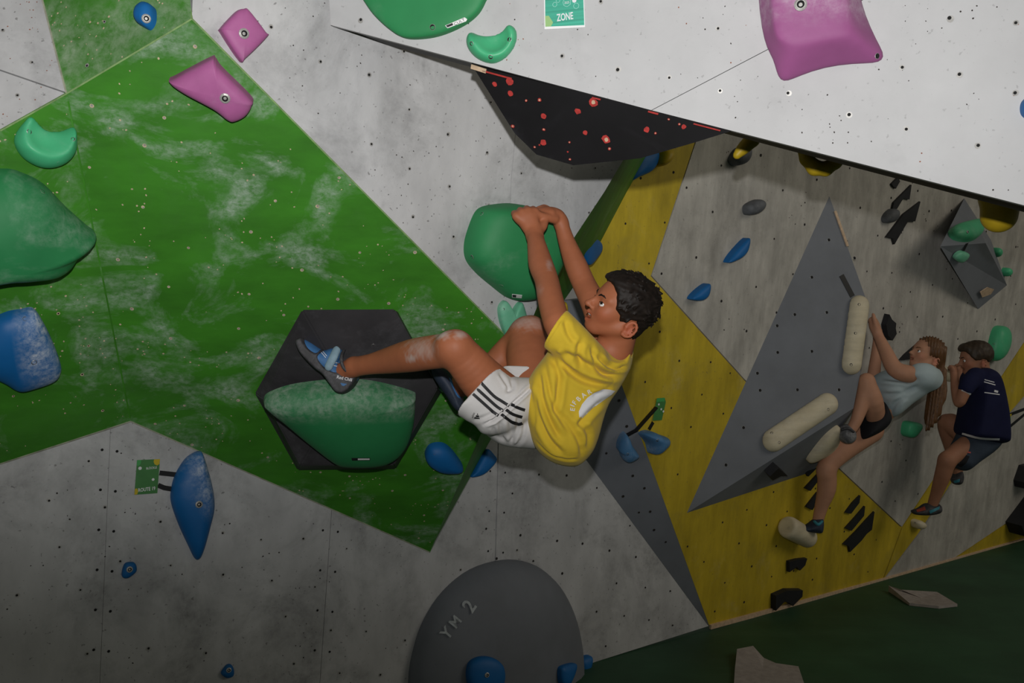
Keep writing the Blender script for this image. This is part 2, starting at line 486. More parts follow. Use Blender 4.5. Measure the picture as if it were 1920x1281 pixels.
# ------------------------------------------------------------------ bolt sockets and screw holes in the walls
def rings(name, plane, poly_px, parent, spacing=0.17, ang=0.0, r=0.0055, jit=0.01, drop=0.1, mats=('steel', 'hole'), off=0.0012, phase=(0, 0), limit=None):
    poly = [plane.uv(plane.hit(x, y)) for x, y in poly_px]
    us = [p[0] for p in poly]
    vs_ = [p[1] for p in poly]
    V, Fc, mi = [], [], []
    ca, sa = math.cos(ang), math.sin(ang)
    R = max(max(us) - min(us), max(vs_) - min(vs_)) * 1.5
    cu, cv = (max(us) + min(us)) / 2, (max(vs_) + min(vs_)) / 2
    n = int(R / spacing) + 1
    k = 8
    for i in range(-n, n):
        for j in range(-n, n):
            a = (i + (j % 2) * 0.5 + phase[0]) * spacing
            b = (j * 0.8 + phase[1]) * spacing
            u = cu + a * ca - b * sa + RNG.normal() * jit
            v = cv + a * sa + b * ca + RNG.normal() * jit
            if RNG.random() < drop or not inside(poly, u, v):
                continue
            rr = r * RNG.uniform(0.8, 1.2)
            s = len(V)
            tl = RNG.normal(size=2) * 0.15
            for q in range(k):
                t = 2 * math.pi * q / k
                V.append(plane.pt(u + rr * math.cos(t), v + rr * math.sin(t), off))
            for q in range(k):
                t = 2 * math.pi * q / k
                V.append(plane.pt(u + rr * (0.55 * math.cos(t) + tl[0]), v + rr * (0.55 * math.sin(t) + tl[1]), off))
            for q in range(k):
                Fc.append((s + q, s + (q + 1) % k, s + k + (q + 1) % k, s + k + q))
                mi.append(0)
            Fc.append(tuple(s + k + q for q in range(k)))
            mi.append(1)
    if V:
        tag(mesh_obj(name, V, Fc, [M[mats[0]], M[mats[1]]], parent, midx=mi), kind='stuff')


def chips(name, plane, poly_px, parent, count, mat, r=(0.0012, 0.0032), clump=3, off=0.0008):
    poly = [plane.uv(plane.hit(x, y)) for x, y in poly_px]
    us = [p[0] for p in poly]
    vs_ = [p[1] for p in poly]
    V, Fc = [], []
    while count > 0:
        u0, v0 = RNG.uniform(min(us), max(us)), RNG.uniform(min(vs_), max(vs_))
        for _ in range(int(RNG.integers(1, clump + 1))):
            u, v = u0 + RNG.normal() * 0.02, v0 + RNG.normal() * 0.02
            count -= 1
            if not inside(poly, u, v):
                continue
            s = len(V)
            rr = RNG.uniform(*r)
            e = RNG.uniform(0.6, 1.0)
            t0 = RNG.uniform(0, 3.1)
            for q in range(6):
                t = 2 * math.pi * q / 6
                x, y = rr * math.cos(t), rr * e * math.sin(t)
                V.append(plane.pt(u + x * math.cos(t0) - y * math.sin(t0), v + x * math.sin(t0) + y * math.cos(t0), off))
            Fc.append(tuple(range(s, s + 6)))
    if V:
        tag(mesh_obj(name, V, Fc, M[mat], parent), kind='stuff')


PA = [(125, 180), (358, 42), (965, 655), (805, 1028), (248, 786)]
PA2 = [(122, 180), (240, 786), (0, 865), (-100, 895), (-100, 310), (0, 250)]
PB = [(370, 30), (370, -60), (1200, -60), (1200, 250), (1130, 355), (975, 640)]
PW = [(640, 40), (1920, 375), (2000, 390), (2000, -60), (630, -60)]
rings('bolt_sockets', A, PA, wall_left, 0.165, 0.25, 0.0046, jit=0.022, drop=0.2, mats=('chip', 'steel'))
rings('bolt_sockets', A2, PA2, wall_left, 0.165, 0.3, 0.0045, jit=0.022, drop=0.2, mats=('chip', 'hole'))
rings('bolt_sockets', C, [(85, 0), (60, -60), (362, -60), (355, 32), (128, 168)], wall_left, 0.11, 0.2, 0.005)
rings('bolt_sockets', D, [(0, 0), (75, 0), (118, 165), (0, 235)], wall_left, 0.11, 0.2, 0.0045)
rings('bolt_sockets', B, PB, wall_left, 0.15, 0.7, 0.0058)
rings('bolt_sockets', LW, [(0, 880), (245, 800), (800, 1045), (1000, 1000), (1000, 1300), (0, 1300)], wall_lower, 0.16, -0.3, 0.0055, drop=0.25)
rings('bolt_sockets', LW, [(900, 870), (980, 720), (1320, 1170), (1110, 1238), (900, 1290)], wall_lower, 0.16, -0.3, 0.005, drop=0.2, mats=('chip_dark', 'hole'))
rings('bolt_sockets', W, PW, wall_prow, 0.135, 0.75, 0.0062, drop=0.2)
rings('bolt_sockets', R1, [(1320, 250), (1225, 515), (1390, 705), (1690, 980), (1910, 640), (1910, 380), (1440, 240)], wall_right, 0.24, 0.3, 0.006, mats=('chip_dark', 'hole'), jit=0.02)
rings('bolt_sockets', R1, [(1180, 365), (1240, 250), (1305, 250), (1215, 515), (1390, 712), (1680, 990), (1650, 1080), (1335, 1165), (1110, 560)], wall_right, 0.2, 0.3, 0.005, mats=('chip_dark', 'hole'), jit=0.02)
rings('bolt_sockets', G, [(990, 695), (1060, 570), (1105, 565), (1320, 1150)], wall_right, 0.13, 0.3, 0.006, mats=('chip_dark', 'hole'), jit=0.02)
chips('screw_holes', A, PA, wall_left, 560, 'chip')
chips('screw_holes', A2, PA2, wall_left, 220, 'chip')
chips('screw_holes', C, [(85, 0), (60, -60), (362, -60), (355, 32), (128, 168)], wall_left, 110, 'chip')
chips('screw_holes', B, PB, wall_left, 260, 'chip_dark', (0.001, 0.0022))
chips('screw_holes', D, [(0, 0), (75, 0), (118, 165), (0, 235)], wall_left, 40, 'chip_red', (0.001, 0.002))
chips('screw_holes', W, PW, wall_prow, 190, 'chip_dark', (0.0009, 0.0022))
chips('screw_holes', W, PW, wall_prow, 70, 'chip_red', (0.001, 0.002))
chips('screw_holes', LW, [(0, 880), (245, 800), (800, 1045), (1000, 1000), (1000, 1300), (0, 1300)], wall_lower, 200, 'chip_dark', (0.001, 0.003))
chips('screw_holes', LW, [(0, 880), (245, 800), (800, 1045), (1000, 1000), (1000, 1300), (0, 1300)], wall_lower, 50, 'steel', (0.001, 0.002))
chips('screw_holes', R1, [(1320, 250), (1225, 515), (1390, 705), (1690, 980), (1910, 640), (1910, 380), (1440, 240)], wall_right, 70, 'chip_dark', (0.002, 0.005))
# double rows of dark screws beside the sheet joints of the lower wall
V, Fc = [], []
for (xt, yt, xb, yb) in ((207, 805, 178, 1500), (622, 956, 585, 1500), (936, 770, 917, 1500)):
    for k in range(12):
        y = yt + 40 + k * 75
        x = np.interp(y, [yt, yb], [xt, xb])
        for dx in (-14, 14):
            s = len(V)
            u, v = LW.uv(LW.hit(x + dx, y + dx * 0.1))
            for q in range(8):
                t = 2 * math.pi * q / 8
                V.append(LW.pt(u + 0.0042 * math.cos(t), v + 0.0042 * math.sin(t), 0.001))
            Fc.append(tuple(range(s, s + 8)))
tag(mesh_obj('joint_screws', V, Fc, M['hole'], wall_lower), kind='stuff')
# red chipped spots on the black wedge
V, Fc, mi = [], [], []
for (x, y, r) in ((957, 151, 6), (929, 156, 4), (959, 174, 5), (988, 187, 2.2), (1013, 186, 3), (1021, 216, 5), (963, 235, 3), (1021, 241, 2.5), (1020, 265, 5), (1004, 274, 2), (1013, 270, 1.5),
                  (1085, 207, 5), (1114, 190, 7), (1099, 247, 4), (1138, 260, 7), (1144, 277, 2.5), (1069, 265, 2), (1066, 283, 1.6), (1070, 297, 2), (1214, 241, 5), (1230, 248, 2), (1275, 231, 2), (1283, 236, 4), (1255, 222, 2)):
    s = len(V)
    p = wedge_pl.hit(x, y)
    u, v = wedge_pl.uv(p)
    rr = r * p.y / FPX
    for rad in (1.0, 0.5):
        for q in range(9):
            t = 2 * math.pi * q / 9
            k = rr * rad * RNG.uniform(0.8, 1.15)
            V.append(wedge_pl.pt(u + 1.2 * k * math.cos(t), v + 1.2 * k * math.sin(t), 0.006))
    for q in range(9):
        Fc.append((s + q, s + (q + 1) % 9, s + 9 + (q + 1) % 9, s + 9 + q))
        mi.append(0)
    Fc.append(tuple(s + 9 + q for q in range(9)))
    mi.append(1 if r in (7, 3, 2.5, 2, 2.2) else 0)
tag(mesh_obj('chipped_spots', V, Fc, [M['red_worn'], M['raw_wood']], wall_prow, midx=mi), kind='stuff')
# worn edge along the wedge's upper rim
for a, b, m, w in (((884, 122), (912, 131), 'raw_wood', 0.010), ((905, 130), (960, 145), 'red_worn', 0.003), ((1110, 180), (1126, 184), 'red_worn', 0.0025), ((1215, 206), (1234, 211), 'red_worn', 0.003), ((1300, 229), (1350, 242), 'red_worn', 0.002)):
    strip3('worn_edge', wedge_pl.hit(*a) + Vector((0, -0.004, -0.004)), wedge_pl.hit(*b) + Vector((0, -0.004, -0.004)), wedge_pl.n, w, 0.003, M[m], wall_prow)

# ------------------------------------------------------------------ signed-distance modelling (for rounded, organic shapes)
def V3(p):
    return np.array(tuple(p), dtype=np.float32)


class Field:
    def __init__(self, lo, hi, vox):
        self.lo = V3(lo)
        self.vox = np.float32(vox)
        self.n = np.ceil((V3(hi) - self.lo) / vox).astype(int) + 1
        self.D = np.full(tuple(self.n), 9.0, dtype=np.float32)

    def sub(self, lo, hi):
        a = np.maximum(np.floor((V3(lo) - self.lo) / self.vox).astype(int), 0)
        b = np.minimum(np.ceil((V3(hi) - self.lo) / self.vox).astype(int) + 1, self.n)
        if np.any(b <= a):
            return None
        ax = [self.lo[i] + self.vox * np.arange(a[i], b[i], dtype=np.float32) for i in range(3)]
        X = ax[0][:, None, None]
        Y = ax[1][None, :, None]
        Z = ax[2][None, None, :]
        return (slice(a[0], b[0]), slice(a[1], b[1]), slice(a[2], b[2])), X, Y, Z

    def put(self, fn, lo, hi, k=0.01, mode='add'):
        pad = k + 3 * self.vox
        r = self.sub(V3(lo) - pad, V3(hi) + pad)
        if r is None:
            return
        sl, X, Y, Z = r
        d = fn(X, Y, Z)
        a = self.D[sl]
        if mode == 'add':
            h = np.clip(0.5 + 0.5 * (a - d) / k, 0, 1)
            self.D[sl] = a + (d - a) * h - k * h * (1 - h)
        elif mode == 'sub':
            h = np.clip(0.5 - 0.5 * (a + d) / k, 0, 1)
            self.D[sl] = a + (-d - a) * h + k * h * (1 - h)
        else:
            h = np.clip(0.5 - 0.5 * (d - a) / k, 0, 1)
            self.D[sl] = d + (a - d) * h + k * h * (1 - h)

    # tapered capsule, optionally flattened along an axis
    def cap(self, a, b, ra, rb, k=0.012, mode='add', flat=None, fs=1.0):
        a, b = V3(a), V3(b)
        ba = b - a
        L2 = float(ba @ ba) + 1e-12
        fl_ = None if flat is None else V3(flat) / np.linalg.norm(V3(flat))

        def fn(X, Y, Z):
            px, py, pz = X - a[0], Y - a[1], Z - a[2]
            t = np.clip((px * ba[0] + py * ba[1] + pz * ba[2]) / L2, 0, 1)
            qx, qy, qz = px - t * ba[0], py - t * ba[1], pz - t * ba[2]
            q2 = qx * qx + qy * qy + qz * qz
            if fl_ is not None:
                w = qx * fl_[0] + qy * fl_[1] + qz * fl_[2]
                q2 = q2 + w * w * (1 / fs ** 2 - 1)
            return np.sqrt(q2) - (ra + (rb - ra) * t)
        R = max(ra, rb)
        self.put(fn, np.minimum(a, b) - R, np.maximum(a, b) + R, k, mode)

    # one smooth tube through points with radii
    def tube(self, pts, rad, k=0.012, flat=None, fs=1.0, n=5):
        Q = catmull([tuple(p) + (r,) for p, r in zip(pts, rad)], n, closed=False) if len(pts) > 2 else [np.array(tuple(p) + (r,), float) for p, r in zip(pts, rad)]
        Q = np.array(Q, dtype=np.float32)
        fl_ = None if flat is None else V3(flat) / np.linalg.norm(V3(flat))
        R = Q[:, 3].max()

        def fn(X, Y, Z):
            best = None
            for a, b in zip(Q[:-1], Q[1:]):
                ba = b[:3] - a[:3]
                L2 = float(ba @ ba) + 1e-12
                px, py, pz = X - a[0], Y - a[1], Z - a[2]
                t = np.clip((px * ba[0] + py * ba[1] + pz * ba[2]) / L2, 0, 1)
                qx, qy, qz = px - t * ba[0], py - t * ba[1], pz - t * ba[2]
                q2 = qx * qx + qy * qy + qz * qz
                if fl_ is not None:
                    w = qx * fl_[0] + qy * fl_[1] + qz * fl_[2]
                    q2 = q2 + w * w * (1 / fs ** 2 - 1)
                d = np.sqrt(q2) - (a[3] + (b[3] - a[3]) * t)
                best = d if best is None else np.minimum(best, d)
            return best
        self.put(fn, Q[:, :3].min(0) - R, Q[:, :3].max(0) + R, k)

    # ellipsoid with axes given by the rows of a rotation
    def ell(self, c, r, rot=None, k=0.012, mode='add'):
        c = V3(c)
        r = V3(r)
        Rm = np.eye(3, dtype=np.float32) if rot is None else np.array(rot, dtype=np.float32)

        def fn(X, Y, Z):
            p = (X - c[0], Y - c[1], Z - c[2])
            k0 = 0
            k1 = 0
            for i in range(3):
                q = p[0] * Rm[i, 0] + p[1] * Rm[i, 1] + p[2] * Rm[i, 2]
                k0 = k0 + (q / r[i]) ** 2
                k1 = k1 + (q / (r[i] * r[i])) ** 2
            k0 = np.sqrt(k0)
            return k0 * (k0 - 1) / (np.sqrt(k1) + 1e-6)
        ext = np.sqrt(((Rm * r[:, None]) ** 2).sum(0))
        self.put(fn, c - ext, c + ext, k, mode)

    # remove everything on the side the normal points to
    def cut(self, p, n, lo=None, hi=None, k=0.004):
        p = V3(p)
        n = V3(n) / np.linalg.norm(V3(n))

        def fn(X, Y, Z):
            return (X - p[0]) * n[0] + (Y - p[1]) * n[1] + (Z - p[2]) * n[2]
        lo = self.lo if lo is None else lo
        hi = self.lo + self.n * self.vox if hi is None else hi
        self.put(fn, lo, hi, k, 'and')

    # rounded body grown on an outline: local frame o, u, v, w; outline in (u, v) metres; T = half depth, R = edge rounding
    def slab(self, o, u, v, w, poly, T, R, k=0.01, mode='add', wfun=None):
        o, u, v, w = V3(o), V3(u), V3(v), V3(w)
        P = np.array(poly, dtype=np.float32)
        lo2, hi2 = P.min(0), P.max(0)
        cs = []
        for a in (lo2[0], hi2[0]):
            for b in (lo2[1], hi2[1]):
                for c in (-T, T):
                    cs.append(o + u * a + v * b + w * c)
        cs = np.array(cs)

        def fn(X, Y, Z):
            px, py, pz = X - o[0], Y - o[1], Z - o[2]
            a = px * u[0] + py * u[1] + pz * u[2]
            b = px * v[0] + py * v[1] + pz * v[2]
            c = px * w[0] + py * w[1] + pz * w[2]
            d = -poly_sd(P, a, b)
            if wfun is not None:
                c = c - wfun(a, b)
            uu = np.maximum(1 - d / R, 0)
            vv = np.abs(c) / T
            return (np.sqrt(uu * uu + vv * vv) - 1) * min(R, T)
        m = 0.0 if wfun is None else 0.06
        self.put(fn, cs.min(0) - m, cs.max(0) + m, k, mode)

    def mesh(self, relax=1):
        D = self.D
        S = D < 0
        A_ = S[:-1] | S[1:]
        A_ = A_[:, :-1] | A_[:, 1:]
        A_ = A_[:, :, :-1] | A_[:, :, 1:]
        B_ = S[:-1] & S[1:]
        B_ = B_[:, :-1] & B_[:, 1:]
        B_ = B_[:, :, :-1] & B_[:, :, 1:]
        act = A_ & ~B_
        I = np.argwhere(act)
        idx = np.full(act.shape, -1, dtype=np.int32)
        idx[act] = np.arange(len(I), dtype=np.int32)
        corners = [(x, y, z) for x in (0, 1) for y in (0, 1) for z in (0, 1)]
        val = {c: D[I[:, 0] + c[0], I[:, 1] + c[1], I[:, 2] + c[2]] for c in corners}
        acc = np.zeros((len(I), 3), dtype=np.float64)
        cnt = np.zeros(len(I))
        for c in corners:
            for ax in range(3):
                if c[ax] == 0:
                    e = list(c)
                    e[ax] = 1
                    e = tuple(e)
                    a, b = val[c], val[e]
                    m = (a < 0) != (b < 0)
                    t = np.where(m, a / np.where(m, a - b, 1), 0)
                    p = np.tile(np.array(c, dtype=np.float64), (len(I), 1))
                    p[:, ax] += t
                    acc += p * m[:, None]
                    cnt += m
        Vt = (I + acc / np.maximum(cnt, 1)[:, None]) * float(self.vox) + self.lo.astype(np.float64)
        quads = []
        for ax in range(3):
            sl0 = [slice(None)] * 3
            sl1 = [slice(None)] * 3
            sl0[ax] = slice(0, -1)
            sl1[ax] = slice(1, None)
            s0, s1 = S[tuple(sl0)], S[tuple(sl1)]
            E = np.argwhere(s0 != s1)
            o1, o2 = [(1, 2), (2, 0), (0, 1)][ax]
            ok = (E[:, o1] > 0) & (E[:, o2] > 0) & (E[:, o1] < self.n[o1] - 1) & (E[:, o2] < self.n[o2] - 1)
            E = E[ok]
            fl2 = s0[E[:, 0], E[:, 1], E[:, 2]]

            def cell(d1, d2):
                q = E.copy()
                q[:, o1] += d1
                q[:, o2] += d2
                return idx[q[:, 0], q[:, 1], q[:, 2]]
            q = np.stack([cell(-1, -1), cell(0, -1), cell(0, 0), cell(-1, 0)], 1)
            q[~fl2] = q[~fl2][:, ::-1]
            quads.append(q)
        Q = np.concatenate(quads)
        for _ in range(relax):
            s = np.zeros_like(Vt)
            c = np.zeros(len(Vt))
            for i in range(4):
                j = (i + 1) % 4
                np.add.at(s, Q[:, i], Vt[Q[:, j]])
                np.add.at(s, Q[:, j], Vt[Q[:, i]])
                np.add.at(c, Q[:, i], 1)
                np.add.at(c, Q[:, j], 1)
            Vt = Vt * 0.5 + 0.5 * s / np.maximum(c, 1)[:, None]
        return Vt, Q


def poly_sd(P, x, y):
    """signed distance to a polygon (negative inside)"""
    n = len(P)
    d = None
    sgn = None
    for i in range(n):
        a, b = P[i], P[i - 1]
        ex, ey = b[0] - a[0], b[1] - a[1]
        wx, wy = x - a[0], y - a[1]
        t = np.clip((wx * ex + wy * ey) / (ex * ex + ey * ey + 1e-12), 0, 1)
        dx, dy = wx - ex * t, wy - ey * t
        q = dx * dx + dy * dy
        d = q if d is None else np.minimum(d, q)
        c1 = y >= a[1]
        c2 = y < b[1]
        c3 = ex * wy > ey * wx
        flip = (c1 & c2 & c3) | (~c1 & ~c2 & ~c3)
        sgn = np.where(flip, -1.0, 1.0) if sgn is None else np.where(flip, -sgn, sgn)
    return (np.sqrt(d) * sgn).astype(np.float32)


def vnormals(V, Q):
    n = np.zeros_like(V)
    f = np.cross(V[Q[:, 2]] - V[Q[:, 0]], V[Q[:, 3]] - V[Q[:, 1]])
    for i in range(4):
        np.add.at(n, Q[:, i], f)
    return n / (np.linalg.norm(n, axis=1)[:, None] + 1e-12)


def sdf_obj(name, fld, mat, parent=None, relax=1, post=None, colour=None, smooth=True):
    V, Q = fld.mesh(relax)
    if post is not None:
        V = post(V, vnormals(V, Q))
    c = (V.min(0) + V.max(0)) / 2
    me = bpy.data.meshes.new(name)
    me.vertices.add(len(V))
    me.vertices.foreach_set('co', (V - c).astype(np.float32).ravel())
    me.loops.add(len(Q) * 4)
    me.loops.foreach_set('vertex_index', Q.astype(np.int32).ravel())
    me.polygons.add(len(Q))
    me.polygons.foreach_set('loop_start', np.arange(0, len(Q) * 4, 4, dtype=np.int32))
    me.update(calc_edges=True)
    me.validate()
    if smooth:
        me.polygons.foreach_set('use_smooth', np.ones(len(me.polygons), dtype=bool))
    if colour is not None:
        ca = me.color_attributes.new('tint', 'FLOAT_COLOR', 'POINT')
        cc = np.ones((len(V), 4), dtype=np.float32)
        cc[:, :3] = colour(V, vnormals(V, Q))
        ca.data.foreach_set('color', cc.ravel())
    me.materials.append(mat)
    o = bpy.data.objects.new(name, me)
    link(o, parent)
    o.location = Vector(c) - (wloc(parent) if parent is not None else Vector((0, 0, 0)))
    return o


def bvh_of(o):
    off = np.array(wloc(o))
    me = o.data
    vs = [Vector(tuple(np.array(v.co) + off)) for v in me.vertices]
    return BVHTree.FromPolygons(vs, [tuple(p.vertices) for p in me.polygons])


# ------------------------------------------------------------------ holds
def frame(n):
    n = n.normalized()
    t = Vector((0, 0, 1)) if abs(n.z) < 0.9 else Vector((1, 0, 0))
    u = t.cross(n).normalized()
    return u, n.cross(u).normalized(), n


def bolt(p, n, r, parent, kind='bolt', dark=False):
    """bolt head with washer and a recessed socket"""
    u, v, n = frame(n)
    prof = [(1.0, 0.0), (1.0, 0.28), (0.72, 0.42), (0.60, 0.42), (0.52, 0.20), (0.30, 0.16)]
    if dark:
        prof = [(1.0, 0.05), (0.9, 0.12), (0.72, 0.06), (0.6, 0.05), (0.5, 0.04), (0.3, 0.03)]
    k = 14
    V, Fc, mi = [], [], []
    for a, h in prof:
        for q in range(k):
            t = 2 * math.pi * q / k
            V.append(p + (u * math.cos(t) + v * math.sin(t)) * r * a + n * (h * r))
    for i in range(len(prof) - 1):
        for q in range(k):
            Fc.append((i * k + q, i * k + (q + 1) % k, (i + 1) * k + (q + 1) % k, (i + 1) * k + q))
            mi.append(1 if (i >= 3 or (dark and i >= 1)) else 0)
    Fc.append(tuple((len(prof) - 1) * k + q for q in range(k)))
    mi.append(0 if not dark else 1)
    return mesh_obj(kind, V, Fc, [M['steel'], M['hole']], parent, smooth=False, midx=mi)


def dome_mesh(outline, plane, h, apex=None, lip=0.25, p=0.8, q=0.9, rings_=9, n=5, corner=False, tilt=None):
    pts = [np.array(x, float) for x in outline] if corner else catmull(outline, n)
    base = [plane.hit(x, y) for x, y in pts]
    uv = np.array([plane.uv(b) for b in base])
    if apex is None:
        c = uv.mean(0)
    else:
        c = np.array(plane.uv(plane.hit(*apex)))
    m = len(uv)
    V, Fc = [], []
    levels = [(1.0, -0.003), (1.0, 0.0)]
    for i in range(rings_):
        a = i / (rings_ - 1) * math.pi / 2
        levels.append((max(math.cos(a), 0.0) ** p, h * (lip + (1 - lip) * math.sin(a) ** q)))
    for s, z in levels[:-1]:
        for k in range(m):
            w = c + (uv[k] - c) * s
            zz = z if tilt is None else z * (1 + tilt[0] * (w[0] - c[0]) + tilt[1] * (w[1] - c[1]))
            V.append(plane.pt(w[0], w[1], zz))
    V.append(plane.pt(c[0], c[1], levels[-1][1]))
    L_ = len(levels) - 1
    for i in range(L_ - 1):
        for k in range(m):
            Fc.append((i * m + k, i * m + (k + 1) % m, (i + 1) * m + (k + 1) % m, (i + 1) * m + k))
    for k in range(m):
        Fc.append(((L_ - 1) * m + k, (L_ - 1) * m + (k + 1) % m, len(V) - 1))
    # orientation: keep normals outwards
    uvs = sum(uv[k][0] * uv[(k + 1) % m][1] - uv[(k + 1) % m][0] * uv[k][1] for k in range(m))
    if uvs < 0:
        Fc = [tuple(reversed(f)) for f in Fc]
    return V, Fc


def set_angle(o, deg=40):
    """smooth shading except over sharp edges"""
    me = o.data
    bm = bmesh.new()
    bm.from_mesh(me)
    for e in bm.edges:
        if len(e.link_faces) == 2 and e.calc_face_angle(0) > math.radians(deg):
            e.smooth = False
    for f in bm.faces:
        f.smooth = True
    bm.to_mesh(me)
    bm.free()


def px_bolts(root, body, bolts, r=0.006):
    if not bolts:
        return
    bv = bvh_of(body)
    for b in bolts:
        hit = bv.ray_cast(CAM, ray(b[0], b[1]).normalized())
        if hit[0] is None:
            continue
        rr = b[2] if len(b) > 2 else r
        bolt(hit[0] - hit[1] * 0.0005, hit[1] if hit[1].dot(CAM - hit[0]) > 0 else -hit[1], rr, root, 'bolt' if rr > 0.007 else 'screw', dark=rr <= 0.007)


def hold(label, outline, plane, h, mat, bolts=(), group=None, name='climbing_hold', cat='climbing hold', **kw):
    V, Fc = dome_mesh(outline, plane, h, **kw)
    root = empty(name, sum((Vector(v) for v in V[:len(V) // 3]), Vector()) / (len(V) // 3))
    body = mesh_obj('body', V, Fc, mat if not isinstance(mat, str) else M[mat], root, smooth=True)
    set_angle(body, 50)
    px_bolts(root, body, bolts)
    tag(root, label, cat, group)
    return root, body


def hold_sdf(label, centre, fld, mat, bolts=(), group=None, name='climbing_hold', cat='climbing hold', **kw):
    root = empty(name, centre)
    body = sdf_obj('body', fld, M[mat], root, **kw)
    px_bolts(root, body, bolts)
    tag(root, label, cat, group)
    return root, body


def crescent(label, plane, c_px, outer, dip, depth, mat, bolts):
    """half-moon bowl hold: a thick disc scooped from above; outer = outline px, dip = (px, py, radius m)"""
    O = plane.hit(*c_px)
    pts = catmull(outer, 5)
    poly = []
    for x, y in pts:
        q = plane.hit(x, y) - O
        poly.append((q.dot(plane.u), q.dot(plane.v)))
    lo = O - Vector((0.16, 0.16, 0.16))
    f = Field(lo, O + Vector((0.16, 0.16, 0.16)), 0.0032)
    f.slab(O, plane.u, plane.v, plane.n, poly, depth, depth * 0.9, k=0.004)
    dp = plane.hit(dip[0], dip[1], depth * dip[3])
    f.ell(dp, (dip[2], dip[2] * 0.95, dip[2]), np.array([plane.u, plane.v, plane.n]), k=0.012, mode='sub')
    f.cut(O - plane.n * 0.001, -plane.n, k=0.002)
    return hold_sdf(label, O, f, mat, bolts)


# top-left corner
hold('small blue knobby hold with one bolt on the upper green panel', [(265, 22), (273, 14), (281, 11), (292, 17), (294, 34), (291, 48), (283, 57), (272, 53), (264, 47), (261, 36)], C, 0.035, 'h_blue', [(274, 35, 0.010)], lip=0.35)
hold('pink diamond-shaped hold with one bolt at the top of the grey panel', [(453, 18), (462, 21), (493, 61), (496, 70), (456, 110), (446, 113), (412, 62), (411, 54), (440, 23)], B, 0.030, 'h_pink', [(457, 63, 0.012)], lip=0.55, p=0.45)
hold('pink tongue-shaped hold with one bolt on the green overhang', [(320, 147), (330, 140), (395, 106), (404, 107), (417, 125), (470, 178), (473, 192), (462, 210), (443, 220), (430, 218), (402, 197), (345, 166)], A, 0.05, 'h_pink', [(422, 184, 0.012)], lip=0.45, p=0.5, apex=(415, 170))
crescent('mint green crescent bowl hold near the left picture edge', A2, (86, 268), [(60, 219), (45, 228), (28, 252), (27, 272), (42, 295), (70, 310), (98, 311), (124, 300), (140, 280), (143, 258), (138, 238), (112, 246), (85, 243)], (98, 246, 0.062, 1.25), 0.055, 'h_mint', [(55, 247, 0.006), (137, 261, 0.005), (110, 305, 0.004)])
# large macro at the left edge
hold('very large dark green macro hold cut by the left picture edge', [(-120, 330), (0, 316), (45, 325), (82, 345), (120, 384), (160, 420), (175, 432), (168, 444), (146, 458), (132, 480), (110, 495), (70, 501), (0, 505), (-120, 500)], A2, 0.13, 'h_green_chalk', [(80, 359, 0.006)], lip=0.10, p=0.9, apex=(20, 470), q=1.0)
hold('rounded blue hold with white chalked right half at the left picture edge', [(40, 579), (62, 577), (80, 602), (98, 640), (110, 675), (110, 692), (98, 708), (60, 722), (32, 727), (8, 714), (-30, 690), (-40, 640), (-15, 600), (10, 585)], A2, 0.06, 'h_blue_chalk', [(47, 598, 0.006), (64, 680, 0.007)], lip=0.2, p=0.75)
# top middle, on the prow
hold('large flat green macro hold at the top picture edge', [(640, -90), (675, -14), (684, 0), (705, 30), (735, 58), (762, 73), (800, 73), (835, 65), (872, 48), (897, 28), (911, 4), (918, -20), (900, -90)], W, 0.03, 'h_green', [(811, 51, 0.007)], lip=0.5, p=0.4)
crescent('mint green crescent bowl hold on the pale prow', W, (924, 90), [(884, 62), (876, 75), (879, 92), (892, 108), (911, 118), (930, 119), (950, 108), (965, 88), (970, 68), (966, 54), (955, 48), (940, 60), (915, 68), (900, 67)], (921, 62, 0.046, 1.3), 0.04, 'h_mint', [(884, 82, 0.0055), (955, 74, 0.0055), (920, 107, 0.0055)])
# big pink volume-like hold, top right
pk_out = [(1418, -110), (1421, -5), (1428, 55), (1438, 92), (1450, 110), (1456, 136), (1463, 151), (1476, 153), (1500, 142), (1545, 126), (1600, 119), (1640, 119), (1655, 113), (1658, 100), (1643, 75), (1622, 28), (1610, -15), (1604, -110)]
pk_top = [(1450, -110), (1450, -8), (1453, 38), (1457, 62), (1466, 72), (1480, 76), (1492, 77), (1504, 76), (1520, 74), (1538, 71), (1560, 67), (1575, 63), (1584, 58), (1588, 50), (1586, 32), (1584, 8), (1582, -20), (1580, -110)]
V, Fc = [], []
for s_, h_ in ((0.0, -0.003), (0.0, 0.008), (0.12, 0.018), (0.35, 0.034), (0.6, 0.052), (0.85, 0.068), (1.0, 0.074)):
    for a, b in zip(pk_out, pk_top):
        V.append(W.hit(a[0] + (b[0] - a[0]) * s_, a[1] + (b[1] - a[1]) * s_, h_))
nk = len(pk_out)
for i in range(6):
    for k in range(nk):
        Fc.append((i * nk + k, (i + 1) * nk + k, (i + 1) * nk + (k + 1) % nk, i * nk + (k + 1) % nk))
Fc.append(tuple(6 * nk + k for k in range(nk - 1, -1, -1)))
root = empty('climbing_hold', W.hit(1530, 40))
body = mesh_obj('body', V, Fc, M['h_pink_chalk'], root, smooth=True)
bm = bmesh.new()
bm.from_mesh(body.data)
bmesh.ops.recalc_face_normals(bm, faces=bm.faces)
bm.to_mesh(body.data)
bm.free()
sub = body.modifiers.new('round', 'SUBSURF')
sub.levels = sub.render_levels = 1
px_bolts(root, body, [(1501, 9, 0.013), (1645, 105, 0.006)])
tag(root, 'large pink winged macro hold bolted to the pale prow at the top edge', 'climbing hold')
